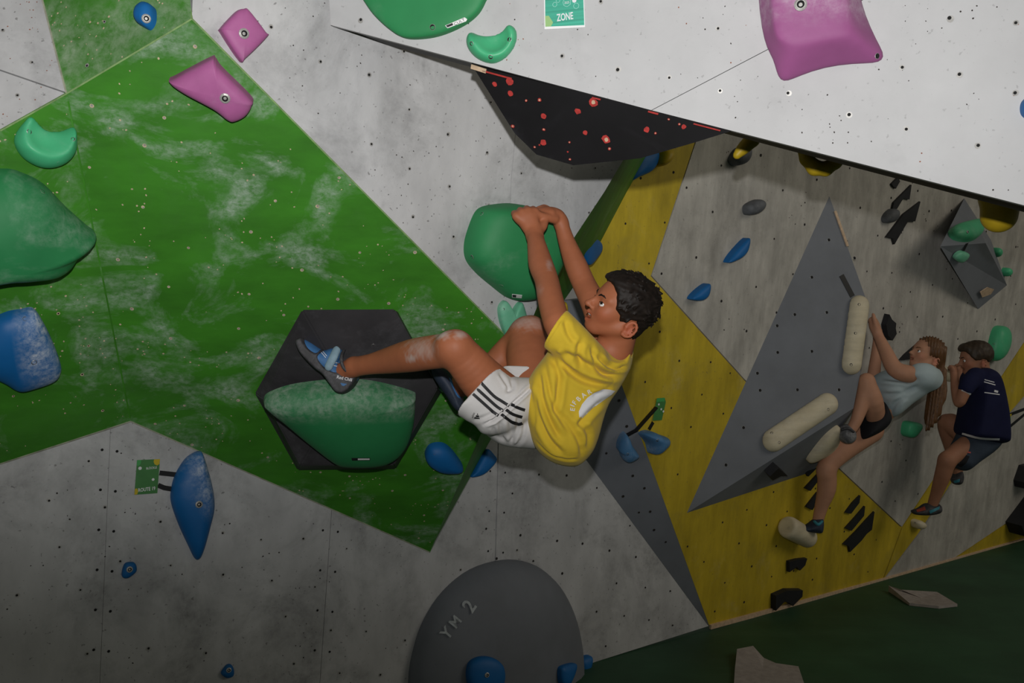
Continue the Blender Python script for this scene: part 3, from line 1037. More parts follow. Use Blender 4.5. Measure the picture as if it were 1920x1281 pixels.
hold('pale blue hold cut by the right picture edge on the prow', [(1930, 182), (1916, 190), (1912, 204), (1916, 218), (1932, 226), (1960, 222), (1970, 204), (1960, 186)], W, 0.04, 'h_blue', (), lip=0.3)
# the macro his hands hold and the holds round it
r12, b12 = hold('big green rounded macro hold gripped by the climbing boy', [(902, 388), (925, 383), (955, 381), (980, 386), (1003, 398), (1030, 415), (1047, 432), (1043, 462), (1030, 500), (1012, 535), (997, 555), (975, 562), (950, 558), (920, 536), (890, 510), (872, 485), (870, 455), (880, 420), (890, 398)], B, 0.11, 'h_green', [(903, 401, 0.006), (885, 482, 0.006), (940, 536, 0.006)], lip=0.12, p=0.5, apex=(995, 425), q=0.8)
hold('pale green two-lobed leaf hold behind the boy\'s raised knee', [(943, 563), (933, 575), (934, 596), (942, 622), (955, 640), (975, 636), (986, 610), (983, 592), (974, 566), (963, 575), (957, 586), (950, 572)], B, 0.03, 'h_pale', [(944, 580, 0.004)], lip=0.4)
# black hexagon volume with its green macro
hexo = [(563, 582), (741, 581), (762, 610), (822, 733), (800, 780), (742, 872), (562, 873), (480, 738), (484, 715)]
hexi = [(575, 592), (735, 591), (772, 640), (815, 725), (738, 866), (568, 868), (487, 728)]
HX = Plane(A.hit(560, 600) + A.n * 0.10, A.hit(740, 600) + A.n * 0.10, A.hit(650, 870) + A.n * 0.13)
hx_b = [A.hit(x, y) for x, y in [(565, 585), (745, 583), (828, 735), (742, 880), (558, 882), (478, 738)]]
hx_t = [HX.hit(x, y) for x, y in [(566, 581), (740, 580), (821, 728), (739, 872), (563, 873), (481, 737)]]
hx_t[5] = A.hit(500, 738) + A.n * 0.035
hv = hx_b + hx_t + [HX.hit(650, 726)]
hr = empty('hexagon_volume', A.hit(650, 730))
hb = mesh_obj('body', hv, [(i, (i + 1) % 6, 6 + (i + 1) % 6, 6 + i) for i in range(6)] + [(6 + i, 6 + (i + 1) % 6, 12) for i in range(6)], M['charcoal'], hr)
bm = bmesh.new()
bm.from_mesh(hb.data)
bmesh.ops.recalc_face_normals(bm, faces=bm.faces)
bmesh.ops.bevel(bm, geom=[e for e in bm.edges], offset=0.004, segments=2, affect='EDGES')
bm.to_mesh(hb.data)
bm.free()
tag(hr, 'black hexagonal wall volume under the boy\'s left shoe', 'volume')
px_bolts(hr, hb, [(599, 597, 0.004), (706, 597, 0.004), (700, 648, 0.0055), (608, 633, 0.0035), (636, 632, 0.003), (552, 672, 0.003), (526, 684, 0.003), (534, 687, 0.003), (516, 711, 0.003), (504, 731, 0.003), (578, 827, 0.003), (546, 800, 0.003), (745, 632, 0.003), (759, 628, 0.003), (718, 619, 0.003), (569, 850, 0.003), (575, 860, 0.003), (774, 782, 0.003)])
r14, b14 = hold('green shell-shaped macro hold mounted on the black hexagon volume', [(495, 747), (505, 736), (545, 722), (600, 714), (655, 710), (710, 716), (772, 733), (778, 745), (774, 790), (760, 830), (735, 855), (700, 864), (650, 864), (625, 856), (580, 822), (530, 780), (500, 756)], HX, 0.09, 'h_green_ledge', [(506, 752, 0.004), (767, 739, 0.0045), (605, 836, 0.0045), (737, 844, 0.004)], lip=0.12, p=0.8, apex=(650, 748), q=0.75)
hold('blue scooped hold on the green overhang below the boy\'s shorts', [(797, 845), (805, 833), (820, 829), (835, 832), (852, 848), (868, 875), (850, 880), (825, 877), (805, 866), (797, 855)], A, 0.05, 'h_blue', [(815, 851, 0.004)], lip=0.2)
Sp = Plane(A.hit(878, 870), LW.hit(900, 873), LW.hit(850, 960))
hold('blue half-disc hold on the dark side panel below the boy\'s shorts', [(910, 842), (922, 852), (927, 862), (915, 878), (900, 890), (880, 894), (887, 882), (898, 862)], LW, 0.03, 'h_blue', (), lip=0.5)
# lower wall
hold('long blue leaf-shaped hold with one bolt beside the green route card', [(371, 846), (378, 850), (390, 888), (398, 925), (399, 955), (391, 990), (380, 1030), (372, 1047), (364, 1046), (352, 1022), (335, 985), (321, 945), (320, 920), (328, 890), (345, 862), (360, 850)], LW, 0.05, 'h_blue_leaf', [(373, 946, 0.011)], lip=0.15, p=0.8, apex=(375, 930))
hold('small blue hold below the long leaf-shaped hold', [(236, 1055), (250, 1054), (255, 1062), (253, 1072), (238, 1083), (228, 1080), (230, 1064)], LW, 0.022, 'h_blue', [(243, 1068, 0.009)], lip=0.4)
hold('small blue hold near the bottom picture edge', [(425, 1246), (433, 1246), (437, 1256), (435, 1266), (424, 1270), (414, 1263), (418, 1254)], LW, 0.022, 'h_blue', [(429, 1257, 0.008)], lip=0.4)
# grey dome volume on the lower wall
dome_out = [(800, 1600), (770, 1400), (765, 1281), (775, 1215), (795, 1160), (830, 1108), (880, 1068), (940, 1050), (990, 1055), (1030, 1082), (1060, 1130), (1078, 1190), (1084, 1260), (1080, 1400), (1050, 1600)]
rd, bd = hold('big slate grey dome volume standing at the foot of the wall', dome_out, LW, 0.16, M['slate_dome'], [(898, 1081, 0.004), (835, 1141, 0.005), (862, 1159, 0.004), (956, 1189, 0.004), (818, 1245, 0.005), (786, 1236, 0.004), (995, 1268, 0.004)], name='dome_volume', cat='volume', lip=0.1, p=0.9, apex=(920, 1300), n=4)
bvd = bvh_of(bd)


def on_mesh_plane(bv, px, py):
    h = bv.ray_cast(CAM, ray(px, py).normalized())
    u, v, n = frame(h[1] if h[1].dot(CAM - h[0]) > 0 else -h[1])
    return Plane(h[0], h[0] + u, h[0] + v)


hold('round blue hold at the bottom edge on the slate dome', [(875, 1250), (882, 1238), (897, 1231), (915, 1231), (932, 1238), (942, 1252), (943, 1275), (932, 1298), (905, 1304), (882, 1294), (874, 1272)], on_mesh_plane(bvd, 908, 1262), 0.04, 'h_blue', [(913, 1266, 0.009), (880, 1254, 0.004)], lip=0.3)
hold('narrow blue hold on the right flank of the slate dome', [(1050, 1249), (1074, 1243), (1073, 1258), (1064, 1279), (1056, 1286), (1048, 1280), (1046, 1262)], on_mesh_plane(bvd, 1060, 1264), 0.03, 'h_blue', (), lip=0.4)
hold('narrow blue hold on the wall right of the slate dome', [(1084, 1234), (1103, 1228), (1103, 1243), (1096, 1258), (1086, 1266), (1082, 1252)], LW, 0.04, 'h_blue', (), lip=0.4)
# round the corner
hold('blue fin hold on the return beside the boy\'s right forearm', [(1097, 434), (1108, 444), (1122, 455), (1124, 468), (1116, 482), (1101, 497), (1092, 480), (1084, 462)], Plane(R1.hit(1085, 460) - BDIR * 0.02 + R1.n * 0.10, R1.hit(1120, 455) + R1.n * 0.03, R1.hit(1100, 500) + R1.n * 0.06), 0.02, 'h_blue', [(1100, 455, 0.004)], lip=0.5)
hold('dark blue rounded hold in shadow under the black wedge', [(1190, 288), (1210, 282), (1227, 284), (1225, 305), (1213, 322), (1190, 333), (1172, 340), (1178, 312)], R1, 0.05, 'h_blue', (), lip=0.3)
hold('dark yellow hold in shadow beside the dark blue hold', [(1232, 282), (1246, 280), (1247, 292), (1240, 306), (1229, 313), (1222, 308)], R1, 0.07, 'h_yellow', (), lip=0.3)
hold('tiny yellow hold behind the boy\'s left upper arm', [(1050, 570), (1060, 566), (1063, 578), (1060, 592), (1052, 596), (1048, 584)], G, 0.03, 'h_yellow', (), lip=0.4)
hold('grey-blue pear-shaped hold taped to the small green card', [(1167, 809), (1175, 815), (1180, 828), (1190, 843), (1193, 850), (1183, 858), (1172, 861), (1163, 855), (1160, 845), (1155, 838), (1158, 822)], G, 0.07, 'h_steel_blue', [(1177, 852, 0.006)], lip=0.3)
hold('grey-blue fin hold under the small green card', [(1197, 812), (1210, 806), (1222, 811), (1236, 816), (1238, 827), (1230, 838), (1215, 849), (1209, 830)], R1, 0.09, 'h_steel_blue', [(1233, 826, 0.006)], lip=0.3)
# far right wall
hold('grey oval hold in shadow high on the far wall', [(1368, 290), (1378, 278), (1392, 276), (1394, 290), (1386, 306), (1372, 311), (1364, 302)], R1, 0.07, 'h_dark', (), lip=0.3)
hold('dark grey bean-shaped hold on the lit far wall', [(1392, 388), (1400, 380), (1416, 374), (1424, 380), (1420, 392), (1408, 402), (1394, 402)], R1, 0.06, 'h_dark', (), lip=0.3)
hold('upper blue crescent hold on the far wall', [(1393, 446), (1393, 462), (1386, 476), (1374, 486), (1356, 492), (1366, 474)], R1, 0.05, 'h_blue', (), lip=0.6)
hold('lower blue crescent hold on the far wall', [(1319, 531), (1320, 544), (1315, 556), (1304, 563), (1288, 560), (1298, 546)], R1, 0.05, 'h_blue', (), lip=0.6)
hold('dark grey knob hold between the black shard holds', [(1655, 402), (1666, 392), (1676, 394), (1676, 406), (1668, 416), (1656, 418), (1652, 412)], R1, 0.05, 'h_dark', (), lip=0.3)
hold('green elongated hold behind the head of the boy in navy', [(1862, 614), (1875, 611), (1880, 622), (1878, 645), (1868, 668), (1856, 676), (1850, 664), (1854, 636)], R1, 0.08, 'h_mint', [(1863, 645, 0.007)], lip=0.3)
hold('small green block hold below the girl\'s ponytail', [(1692, 792), (1702, 789), (1714, 793), (1711, 803), (1698, 818), (1689, 812)], R1, 0.07, 'h_mint', (), lip=0.5)
hold('pale hold on the far wall right of the girl\'s ponytail', [(1768, 690), (1776, 688), (1778, 700), (1774, 714), (1768, 710)], R1, 0.06, 'cream', (), lip=0.4)
hold('small cream hold under the foot of the boy in navy', [(1708, 976), (1716, 973), (1724, 980), (1720, 988), (1710, 988)], R1, 0.06, 'cream', [(1716, 981, 0.006)], lip=0.4)
hold('upper small green hold beside the grey diamond volume', [(1861, 465), (1866, 466), (1867, 476), (1862, 482), (1858, 474)], R1, 0.05, 'h_mint', (), lip=0.4)
hold('lower small green hold beside the grey diamond volume', [(1880, 502), (1885, 504), (1886, 512), (1881, 518), (1877, 510)], R1, 0.05, 'h_mint', (), lip=0.4)


# black angular shard holds
def shard(label, pts, plane, h=0.012, group=None):
    base = [plane.hit(x, y) for x, y in pts]
    uv = [plane.uv(b) for b in base]
    c = np.mean(np.array(uv), axis=0)
    m = len(uv)
    bm = bmesh.new()
    v0 = [bm.verts.new(plane.pt(u, v, -0.002)) for u, v in uv]
    v1 = [bm.verts.new(plane.pt(c[0] + (u - c[0]) * 0.97, c[1] + (v - c[1]) * 0.97, h)) for u, v in uv]
    bm.faces.new(v1)
    for i in range(m):
        bm.faces.new((v0[i], v0[(i + 1) % m], v1[(i + 1) % m], v1[i]))
    bmesh.ops.recalc_face_normals(bm, faces=bm.faces)
    me = bpy.data.meshes.new('climbing_hold')
    cc = sum(base, Vector()) / m
    bmesh.ops.translate(bm, verts=bm.verts, vec=-cc)
    bm.to_mesh(me)
    bm.free()
    me.materials.append(M['h_black'])
    o = bpy.data.objects.new('climbing_hold', me)
    o.location = cc
    link(o)
    tag(o, label, 'climbing hold', 'black shard holds on the far wall')
    return o


shard('small black shard hold just under the prow\'s edge', [(1668, 345), (1680, 333), (1684, 340), (1676, 354), (1671, 350)], R1)
shard('black winged shard hold above the dark grey knob', [(1706, 346), (1702, 374), (1690, 372), (1678, 392), (1668, 397), (1672, 380)], R1)
shard('larger black winged shard hold right of the dark grey knob', [(1723, 377), (1713, 415), (1699, 415), (1690, 430), (1673, 459), (1670, 448), (1658, 445), (1690, 402)], R1)
shard('black shard hold highest of those left of the girl\'s standing leg', [(1524, 864), (1527, 878), (1512, 893), (1508, 886)], R1)
shard('black shard hold in the middle of those left of the girl\'s standing leg', [(1531, 888), (1530, 902), (1516, 920), (1506, 915)], R1)
shard('black shard hold lowest of those left of the girl\'s standing leg', [(1530, 922), (1529, 940), (1520, 956), (1508, 950)], R1)
shard('uppermost of three black slanted shards right on the yellow panel', [(1610, 928), (1608, 942), (1592, 963), (1582, 961), (1596, 942)], R1)
shard('middle one of three black slanted shards right on the yellow panel', [(1619, 948), (1617, 966), (1593, 995), (1582, 990), (1602, 968)], R1)
shard('lowest and longest of three black slanted shards right on the yellow panel', [(1637, 958), (1632, 992), (1622, 1000), (1612, 1013), (1590, 1035), (1588, 1024), (1578, 1020), (1602, 996), (1620, 976)], R1)
shard('black fang-shaped hold low on the yellow panel', [(1508, 1045), (1504, 1058), (1494, 1068), (1488, 1061), (1474, 1071), (1474, 1051), (1490, 1047)], R1, 0.02)
shard('black arch-shaped hold at the foot of the yellow panel', [(1497, 1103), (1496, 1115), (1478, 1133), (1473, 1128), (1462, 1124), (1445, 1142), (1445, 1113), (1468, 1103)], R1, 0.03)
shard('large black hold at the right picture edge', [(1925, 868), (1945, 900), (1920, 905), (1902, 912), (1900, 900), (1910, 872)], R1, 0.1)
shard('black triangular hold at the right picture edge above the mat', [(1925, 925), (1950, 985), (1916, 990), (1892, 998), (1885, 978)], R1, 0.1)
shard('black hold behind the girl beside her face', [(1722, 640), (1706, 672), (1684, 675), (1694, 664)], R1, 0.02)
# angular black and grey hold by the girl's far hand
shard('black and grey horned hold above the girl\'s forearm', [(1658, 588), (1663, 598), (1671, 605), (1670, 615), (1672, 625), (1664, 638), (1655, 628), (1652, 608)], R1, 0.03)

# tall grey pyramid volume on the far wall
T0, L0, N0_, R0 = R1.hit(1555, 368), R1.hit(1288, 962), R1.hit(1525, 884), R1.hit(1606, 640)
Q0 = R1.hit(1600, 766, 0.24)
PY = Plane(T0, L0, Q0)
M0 = PY.hit(1622, 556)
M1 = PY.hit(1613, 700)
pr = empty('pyramid_volume', R1.hit(1500, 750))
pv = [T0, L0, Q0, M0, M1, N0_, R1.hit(1560, 812), R0]
pb = mesh_obj('body', pv, [(0, 1, 2, 4, 3), (1, 5, 2), (2, 5, 6), (4, 2, 6, 7), (3, 4, 7), (0, 3, 7)], M['slate'], pr)
bm = bmesh.new()
bm.from_mesh(pb.data)
bmesh.ops.recalc_face_normals(bm, faces=bm.faces)
bm.to_mesh(pb.data)
bm.free()
strip3('rim', M0 + (T0 - M0) * 0.5, M0 + (T0 - M0) * 0.85, PY.n, 0.012, 0.006, M['raw_wood'], pr)
for x, y in ((1554, 450), (1602, 484), (1522, 520), (1490, 590), (1550, 586), (1457, 611), (1458, 661), (1522, 659), (1425, 732), (1495, 731), (1573, 731), (1394, 802), (1361, 872), (1603, 560), (1420, 700)):
    bolt(PY.hit(x, y), PY.n, 0.008, pr, 'screw', dark=True)
tag(pr, 'tall slate grey pyramid volume jutting from the far wall', 'volume')


def pill(label, a, b, w, plane, h, bolts):
    A_, B_ = plane.hit(*a), plane.hit(*b)
    f = Field(np.minimum(V3(A_), V3(B_)) - w - 0.06, np.maximum(V3(A_), V3(B_)) + w + 0.06, 0.006)
    f.cap(A_ + plane.n * 0.005, B_ + plane.n * 0.005, w, w, flat=plane.n, fs=h / w)
    f.cut(A_ - plane.n * 0.001, -plane.n)
    return hold_sdf(label, (A_ + B_) / 2, f, 'cream', bolts)


pill('long cream pill-shaped hold standing upright on the grey pyramid', (1609, 573), (1594, 684), 0.049, PY, 0.045, [(1611, 571, 0.007), (1604, 625, 0.007), (1596, 684, 0.007)])
pill('long cream pill-shaped hold lying slanted on the grey pyramid', (1549, 758), (1448, 826), 0.053, PY, 0.045, [(1553, 768, 0.007), (1447, 812, 0.007), (1461, 830, 0.007)])
PU = Plane(L0, N0_, Q0)
hold('cream wedge-shaped hold under the pyramid by the girl\'s folded foot', [(1571, 798), (1566, 824), (1552, 848), (1528, 856), (1511, 861), (1536, 826), (1556, 806)], PU, 0.05, 'cream', (), lip=0.3)
shard('black angular hold on the underside of the grey pyramid', [(1449, 866), (1467, 882), (1454, 882), (1438, 890), (1432, 882)], PU, 0.04)
ca_, cb_ = R1.hit(1480, 990, 0.05), R1.hit(1513, 1008, 0.05)
f = Field(np.minimum(V3(ca_), V3(cb_)) - 0.12, np.maximum(V3(ca_), V3(cb_)) + 0.12, 0.006)
f.cap(ca_, cb_, 0.055, 0.05)
f.cut(R1.hit(1480, 990) - R1.n * 0.002, -R1.n)
f.cut(ca_ + (ca_ - cb_).normalized() * 0.028, ca_ - cb_, k=0.01)
f.cut(cb_ + (cb_ - ca_).normalized() * 0.028, cb_ - ca_, k=0.01)
hold_sdf('cream cylinder hold under the girl\'s standing foot', ca_, f, 'cream', [(1479, 990, 0.006)])

# diamond volume at the far right
D1, D2, D3, D4, D5 = R1.hit(1808, 372), R1.hit(1763, 462, 0.22), R1.hit(1848, 456, 0.22), R1.hit(1888, 535), R1.hit(1834, 580)
D6, D7 = R1.hit(1772, 470), R1.hit(1858, 450)
dr = empty('diamond_volume', R1.hit(1825, 480))
db = mesh_obj('body', [D1, D2, D3, D4, D5, D6, D7], [(0, 1, 2), (1, 4, 3, 2), (0, 5, 1), (1, 5, 4), (0, 2, 6), (2, 3, 6)], M['slate'], dr)
bm = bmesh.new()
bm.from_mesh(db.data)
bmesh.ops.recalc_face_normals(bm, faces=bm.faces)
bm.to_mesh(db.data)
bm.free()
DP1 = Plane(D1, D2, D3)
DP2 = Plane(D2, D3, D5)
panel('worn_patch', [(1838, 548), (1852, 539), (1864, 543), (1858, 552), (1842, 558)], DP2, M['raw_wood'], dr, 0.004, 0.004)
tag(dr, 'grey diamond volume with a ridge at the far right', 'volume')
hold('green wedge hold on the ridge of the grey diamond volume', [(1779, 432), (1800, 424), (1830, 419), (1836, 432), (1832, 446), (1815, 454), (1792, 452), (1780, 444)], DP1, 0.07, 'h_mint', [(1814, 435, 0.008)], lip=0.3)
hold('dark teal hold on the lower face of the grey diamond volume', [(1790, 476), (1800, 470), (1813, 474), (1808, 484), (1797, 490), (1787, 484)], DP2, 0.03, 'h_pale', (), lip=0.4)

# dark yellow holds hanging from the roof sheet behind the prow's lower edge
def roof_hold(label, chains, Y):
    pts = [at(x, y, Y) for ch in chains for x, y, r in ch]
    f = Field(np.min([V3(p) for p in pts], 0) - 0.07, np.max([V3(p) for p in pts], 0) + 0.07, 0.005)
    for ch in chains:
        for a, b in zip(ch[:-1], ch[1:]):
            f.cap(at(a[0], a[1], Y), at(b[0], b[1], Y), a[2] * Y / FPX, b[2] * Y / FPX, k=0.008)
    return hold_sdf(label, pts[0], f, 'h_yellow')


roof_hold('dark yellow ring-shaped jug hanging behind the prow\'s edge', [[(1500, 215, 10), (1502, 270, 10), (1512, 298, 12), (1528, 315, 14), (1548, 317, 13), (1566, 305, 12), (1582, 288, 11), (1584, 235, 10)]], 2.38)
roof_hold('dark yellow knobby hold behind the left part of the prow\'s edge', [[(1416, 195, 12), (1410, 262, 14), (1398, 274, 12), (1390, 282, 10), (1382, 291, 8)]], 2.38)
roof_hold('dark yellow bulbous hold behind the prow at the right', [[(1878, 330, 38), (1876, 372, 37), (1874, 390, 30)], [(1874, 398, 32), (1873, 404, 32)]], 2.4)


# ------------------------------------------------------------------ signs, tape, lettering
def text(name, s, plane, px, py, h, mat, parent, ang=0.0, off=0.001, sx=1.0, width=None, bold=0.0):
    """lettering of height h lying on a plane, its middle at a picture point"""
    cu = bpy.data.curves.new(name, 'FONT')
    cu.body = s
    cu.size = 1.0
    cu.align_x = 'CENTER'
    cu.align_y = 'CENTER'
    cu.resolution_u = 3
    cu.offset = bold
    tmp = bpy.data.objects.new(name, cu)
    COL.objects.link(tmp)
    dg = bpy.context.evaluated_depsgraph_get()
    me = bpy.data.meshes.new_from_object(tmp.evaluated_get(dg))
    bpy.data.objects.remove(tmp)
    c0, s0 = math.cos(ang), math.sin(ang)
    p0 = plane.hit(px, py) if not isinstance(px, Vector) else px
    sc = h / 0.7
    vs_ = []
    for v in me.vertices:
        x, y = v.co.x * sc * sx, v.co.y * sc
        vs_.append(p0 + plane.u * (x * c0 - y * s0) + plane.v * (x * s0 + y * c0) + plane.n * off)
    fc = [tuple(p.vertices) for p in me.polygons]
    bpy.data.meshes.remove(me)
    return mesh_obj(name, vs_, fc, M[mat], parent)


def hexline(plane, px, py, r, w, mat, parent, off=0.0012, fill=False):
    p0 = plane.hit(px, py)
    V = []
    for rad in (r, r - w):
        for q in range(7):
            t = 2 * math.pi * q / 7 + 0.3
            V.append(p0 + plane.u * rad * math.cos(t) + plane.v * rad * math.sin(t) + plane.n * off)
    if fill:
        return mesh_obj('print', V[:7], [tuple(range(7))], M[mat], parent)
    return mesh_obj('print', V, [(q, (q + 1) % 7, 7 + (q + 1) % 7, 7 + q) for q in range(7)], M[mat], parent)


zs = empty('zone_sign', W.hit(1058, 0))
panel('paper', [(1019, -60), (1093, -63), (1097, 51), (1021, 55)], W, M['paper_white'], zs, 0.0015, 0.003)
panel('print', [(1021.5, -58), (1091.5, -61), (1095.5, 47), (1022.5, 50)], W, M['teal_print'], zs, 0.0006, 0.0036)
panel('print', [(1022, 30), (1029, 29.5), (1037, 42), (1033, 49.4), (1022.6, 50)], W, M['lime_print'], zs, 0.0004, 0.0041)
text('lettering', 'ZONE', W, 1060, 33, 0.0155, 'print_white', zs, ang=0.04, off=0.0045, sx=0.62, bold=0.02)
text('lettering', '2025', W, 1063.5, 6, 0.0052, 'print_white', zs, ang=0.04, off=0.0045, sx=0.8)
hexline(W, 1041, 9.5, 0.0056, 0.0009, 'aqua_line', zs, 0.0044)
hexline(W, 1063.5, 5.5, 0.0098, 0.0009, 'aqua_line', zs, 0.0043)
hexline(W, 1081, 12, 0.0068, 0.0009, 'aqua_line', zs, 0.0044)
hexline(W, 1077.5, 2, 0.0052, 0, 'print_white', zs, 0.0045, True)
hexline(W, 1047, 2, 0.005, 0.0008, 'aqua_line', zs, 0.0044)
tag(zs, 'teal paper sign reading ZONE on the pale prow', 'sign')

rs = empty('route_sign', LW.hit(275, 893))
panel('card', [(257, 863), (300, 861), (295, 925), (252, 928)], LW, M['sign_green'], rs, 0.0015, 0.003)
panel('print', [(289, 861.5), (300, 861), (299, 870), (295, 873), (290, 871), (288, 866)], LW, M['sign_yellow'], rs, 0.0005, 0.0036)
panel('print', [(257, 863), (265, 862.6), (264, 870), (260, 874), (256.5, 873)], LW, M['sign_green2'], rs, 0.0005, 0.0036)
panel('print', [(253, 917), (257, 916), (259, 921), (257.5, 927), (252, 928)], LW, M['sign_yellow'], rs, 0.0005, 0.0036)
hexline(LW, 262, 878, 0.0052, 0, 'print_white', rs, 0.0042, True)
hexline(LW, 286.5, 899, 0.0042, 0, 'print_white', rs, 0.0042, True)
text('lettering', 'ROUTE 19', LW, 274.5, 917.5, 0.0105, 'print_white', rs, ang=0.03, off=0.0044, sx=0.72, bold=0.02)
text('lettering', 'BLÖCKLE', LW, 283.5, 877.5, 0.0065, 'print_white', rs, ang=0.03, off=0.0044, sx=0.78, bold=0.01)
tag(rs, 'green route card reading ROUTE 19 on the lower grey wall', 'sign')


def tape(label, pts, plane, w, off=0.0025):
    base = [plane.hit(x, y, off) for x, y in pts]
    V, Fc = [], []
    for i, p in enumerate(base):
        a = base[max(i - 1, 0)]
        b = base[min(i + 1, len(base) - 1)]
        s = (b - a).normalized().cross(plane.n) * w / 2
        V += [p - s, p + s, p + s - plane.n * off * 0.9, p - s - plane.n * off * 0.9]
    for i in range(len(base) - 1):
        k = i * 4
        Fc += [(k, k + 4, k + 5, k + 1), (k + 1, k + 5, k + 6, k + 2), (k + 3, k + 7, k + 4, k)]
    o = mesh_obj('tape_strip', V, Fc, M['tape'])
    return tag(o, label, 'tape')


tape('upper black tape strip from the ROUTE 19 card to the blue leaf hold', [(299, 887), (318, 889), (336, 891)], LW, 0.0145)
tape('lower black tape strip from the ROUTE 19 card to the blue leaf hold', [(296, 910), (308, 915), (326, 918)], LW, 0.0145)
tape('bent black tape from the small green card to the pear-shaped hold', [(1230, 763), (1192, 806), (1175, 815)], Plane(R1.hit(1230, 763), R1.hit(1192, 806), G.hit(1175, 815)), 0.016, 0.008)
tape('short black tape under the small green card', [(1225, 792), (1217, 806)], R1, 0.017)
tape('black tape strip on the grey pyramid above the upright cream hold', [(1578, 516), (1599, 556)], PY, 0.026)
tape('short black tape on the ridge of the grey diamond volume', [(1814, 456), (1806, 472)], DP2, 0.02)
tape('upper black tape running right from the green card at the right picture edge', [(1893, 778), (1930, 764)], R1, 0.02)
tape('lower black tape running right from the green card at the right picture edge', [(1893, 801), (1930, 770)], R1, 0.02)
cs = empty('route_sign', R1.hit(1236, 768))
panel('card', [(1232, 747), (1246.5, 746), (1248.5, 754), (1241, 788), (1224, 789)], R1, M['sign_green'], cs, 0.002, 0.006)
panel('print', [(1232, 747), (1246.5, 746), (1246, 753), (1231, 754)], R1, M['sign_green2'], cs, 0.001, 0.0072)
for x, y in ((1233, 758), (1237.5, 767), (1241.5, 771)):
    hexline(R1, x, y, 0.005, 0, 'print_white', cs, 0.0075, True)
tag(cs, 'small green card above the two grey-blue holds', 'sign')
cs = empty('route_sign', R1.hit(1889, 792))
panel('card', [(1883, 779), (1896, 777), (1894, 806), (1880, 808)], R1, M['lime_print'], cs, 0.002, 0.006)
panel('print', [(1890, 777.5), (1897, 776), (1896, 781), (1890, 782)], R1, M['sign_yellow'], cs, 0.001, 0.0075)
for x, y in ((1886, 786), (1890, 795)):
    hexline(R1, x, y, 0.006, 0, 'print_white', cs, 0.0075, True)
tag(cs, 'pale green card behind the back of the boy in navy', 'sign')

# maker's plates on the big green macros
PLW = Plane(W.hit(855, 42, 0.019), W.hit(870, 36, 0.019), W.hit(860, 50, 0.019))
mp_macro = [o for o in bpy.data.objects if o.get('label', '').startswith('large flat green macro')][0]
bvm = bvh_of(mp_macro.children[0])
PLW = on_mesh_plane(bvm, 855, 42)
panel('maker_label', [(834.5, 48), (871, 32.5), (876, 36), (874, 40), (839, 53)], PLW, M['paper_white'], mp_macro, 0.001, 0.0015)
panel('label_print', [(836, 48), (848, 43), (850, 47), (839, 51.5)], PLW, M['print_black'], mp_macro, 0.0006, 0.002)
text('lettering', 'CULT', PLW, 861.5, 41, 0.0062, 'print_black', mp_macro, ang=0.38, off=0.0026, sx=1.25)
pl12 = on_mesh_plane(bvh_of(b12), 968, 556)
panel('maker_label', [(960, 552), (979, 554), (978, 559.5), (960, 558)], pl12, M['paper_white'], r12, 0.001, 0.002)
panel('label_print', [(961, 553), (968, 553.7), (967.5, 558), (961, 557.3)], pl12, M['print_black'], r12, 0.0006, 0.0027)
pl14 = on_mesh_plane(bvh_of(b14), 677, 861)
panel('maker_label', [(659, 859.5), (694, 859.5), (694, 863.5), (660, 864)], pl14, M['print_black'], r14, 0.001, 0.002)
panel('label_print', [(671, 860.5), (693, 860.5), (693, 862.6), (671, 862.9)], pl14, M['paper_white'], r14, 0.0006, 0.0026)
pd = on_mesh_plane(bvd, 862, 1162)
for ch, x, y, a, h in (('Y', 838, 1188, 0.85, 0.04), ('M', 854, 1167, 0.85, 0.036), ('2', 880, 1138, 0.85, 0.05)):
    text('lettering', ch, on_mesh_plane(bvd, x, y), x, y, h, 'dome_letter', rd, ang=a, off=0.006, sx=0.95, bold=0.02)

# two carpet offcuts lying on the mat
for lab, pts in (('grey carpet offcut lying on the mat near the yellow panel', [(1666, 1110), (1690, 1118), (1757, 1115), (1795, 1138), (1760, 1142), (1705, 1136)]),
                 ('pale grey carpet offcut lying on the mat at the bottom edge', [(1382, 1232), (1412, 1226), (1432, 1240), (1455, 1250), (1497, 1256), (1515, 1310), (1375, 1310), (1378, 1260)])):
    FP = Plane(Vector((0, 2, 0)), Vector((1, 2, 0)), Vector((0, 3, 0)))
    base = [FP.hit(x, y) for x, y in pts]
    m = len(base)
    c = sum(base, Vector()) / m
    V = [p + Vector((0, 0, 0.001)) for p in base] + [p + Vector((0, 0, 0.014 + (0.02 if i in (0, 1) else 0.0))) for i, p in enumerate(base)] + [c + Vector((0, 0, 0.012))]
    Fc = [(i, (i + 1) % m, m + (i + 1) % m, m + i) for i in range(m)] + [(m + i, m + (i + 1) % m, 2 * m) for i in range(m)]
    tag(mesh_obj('carpet_offcut', V, Fc, M['rag']), lab, 'carpet')

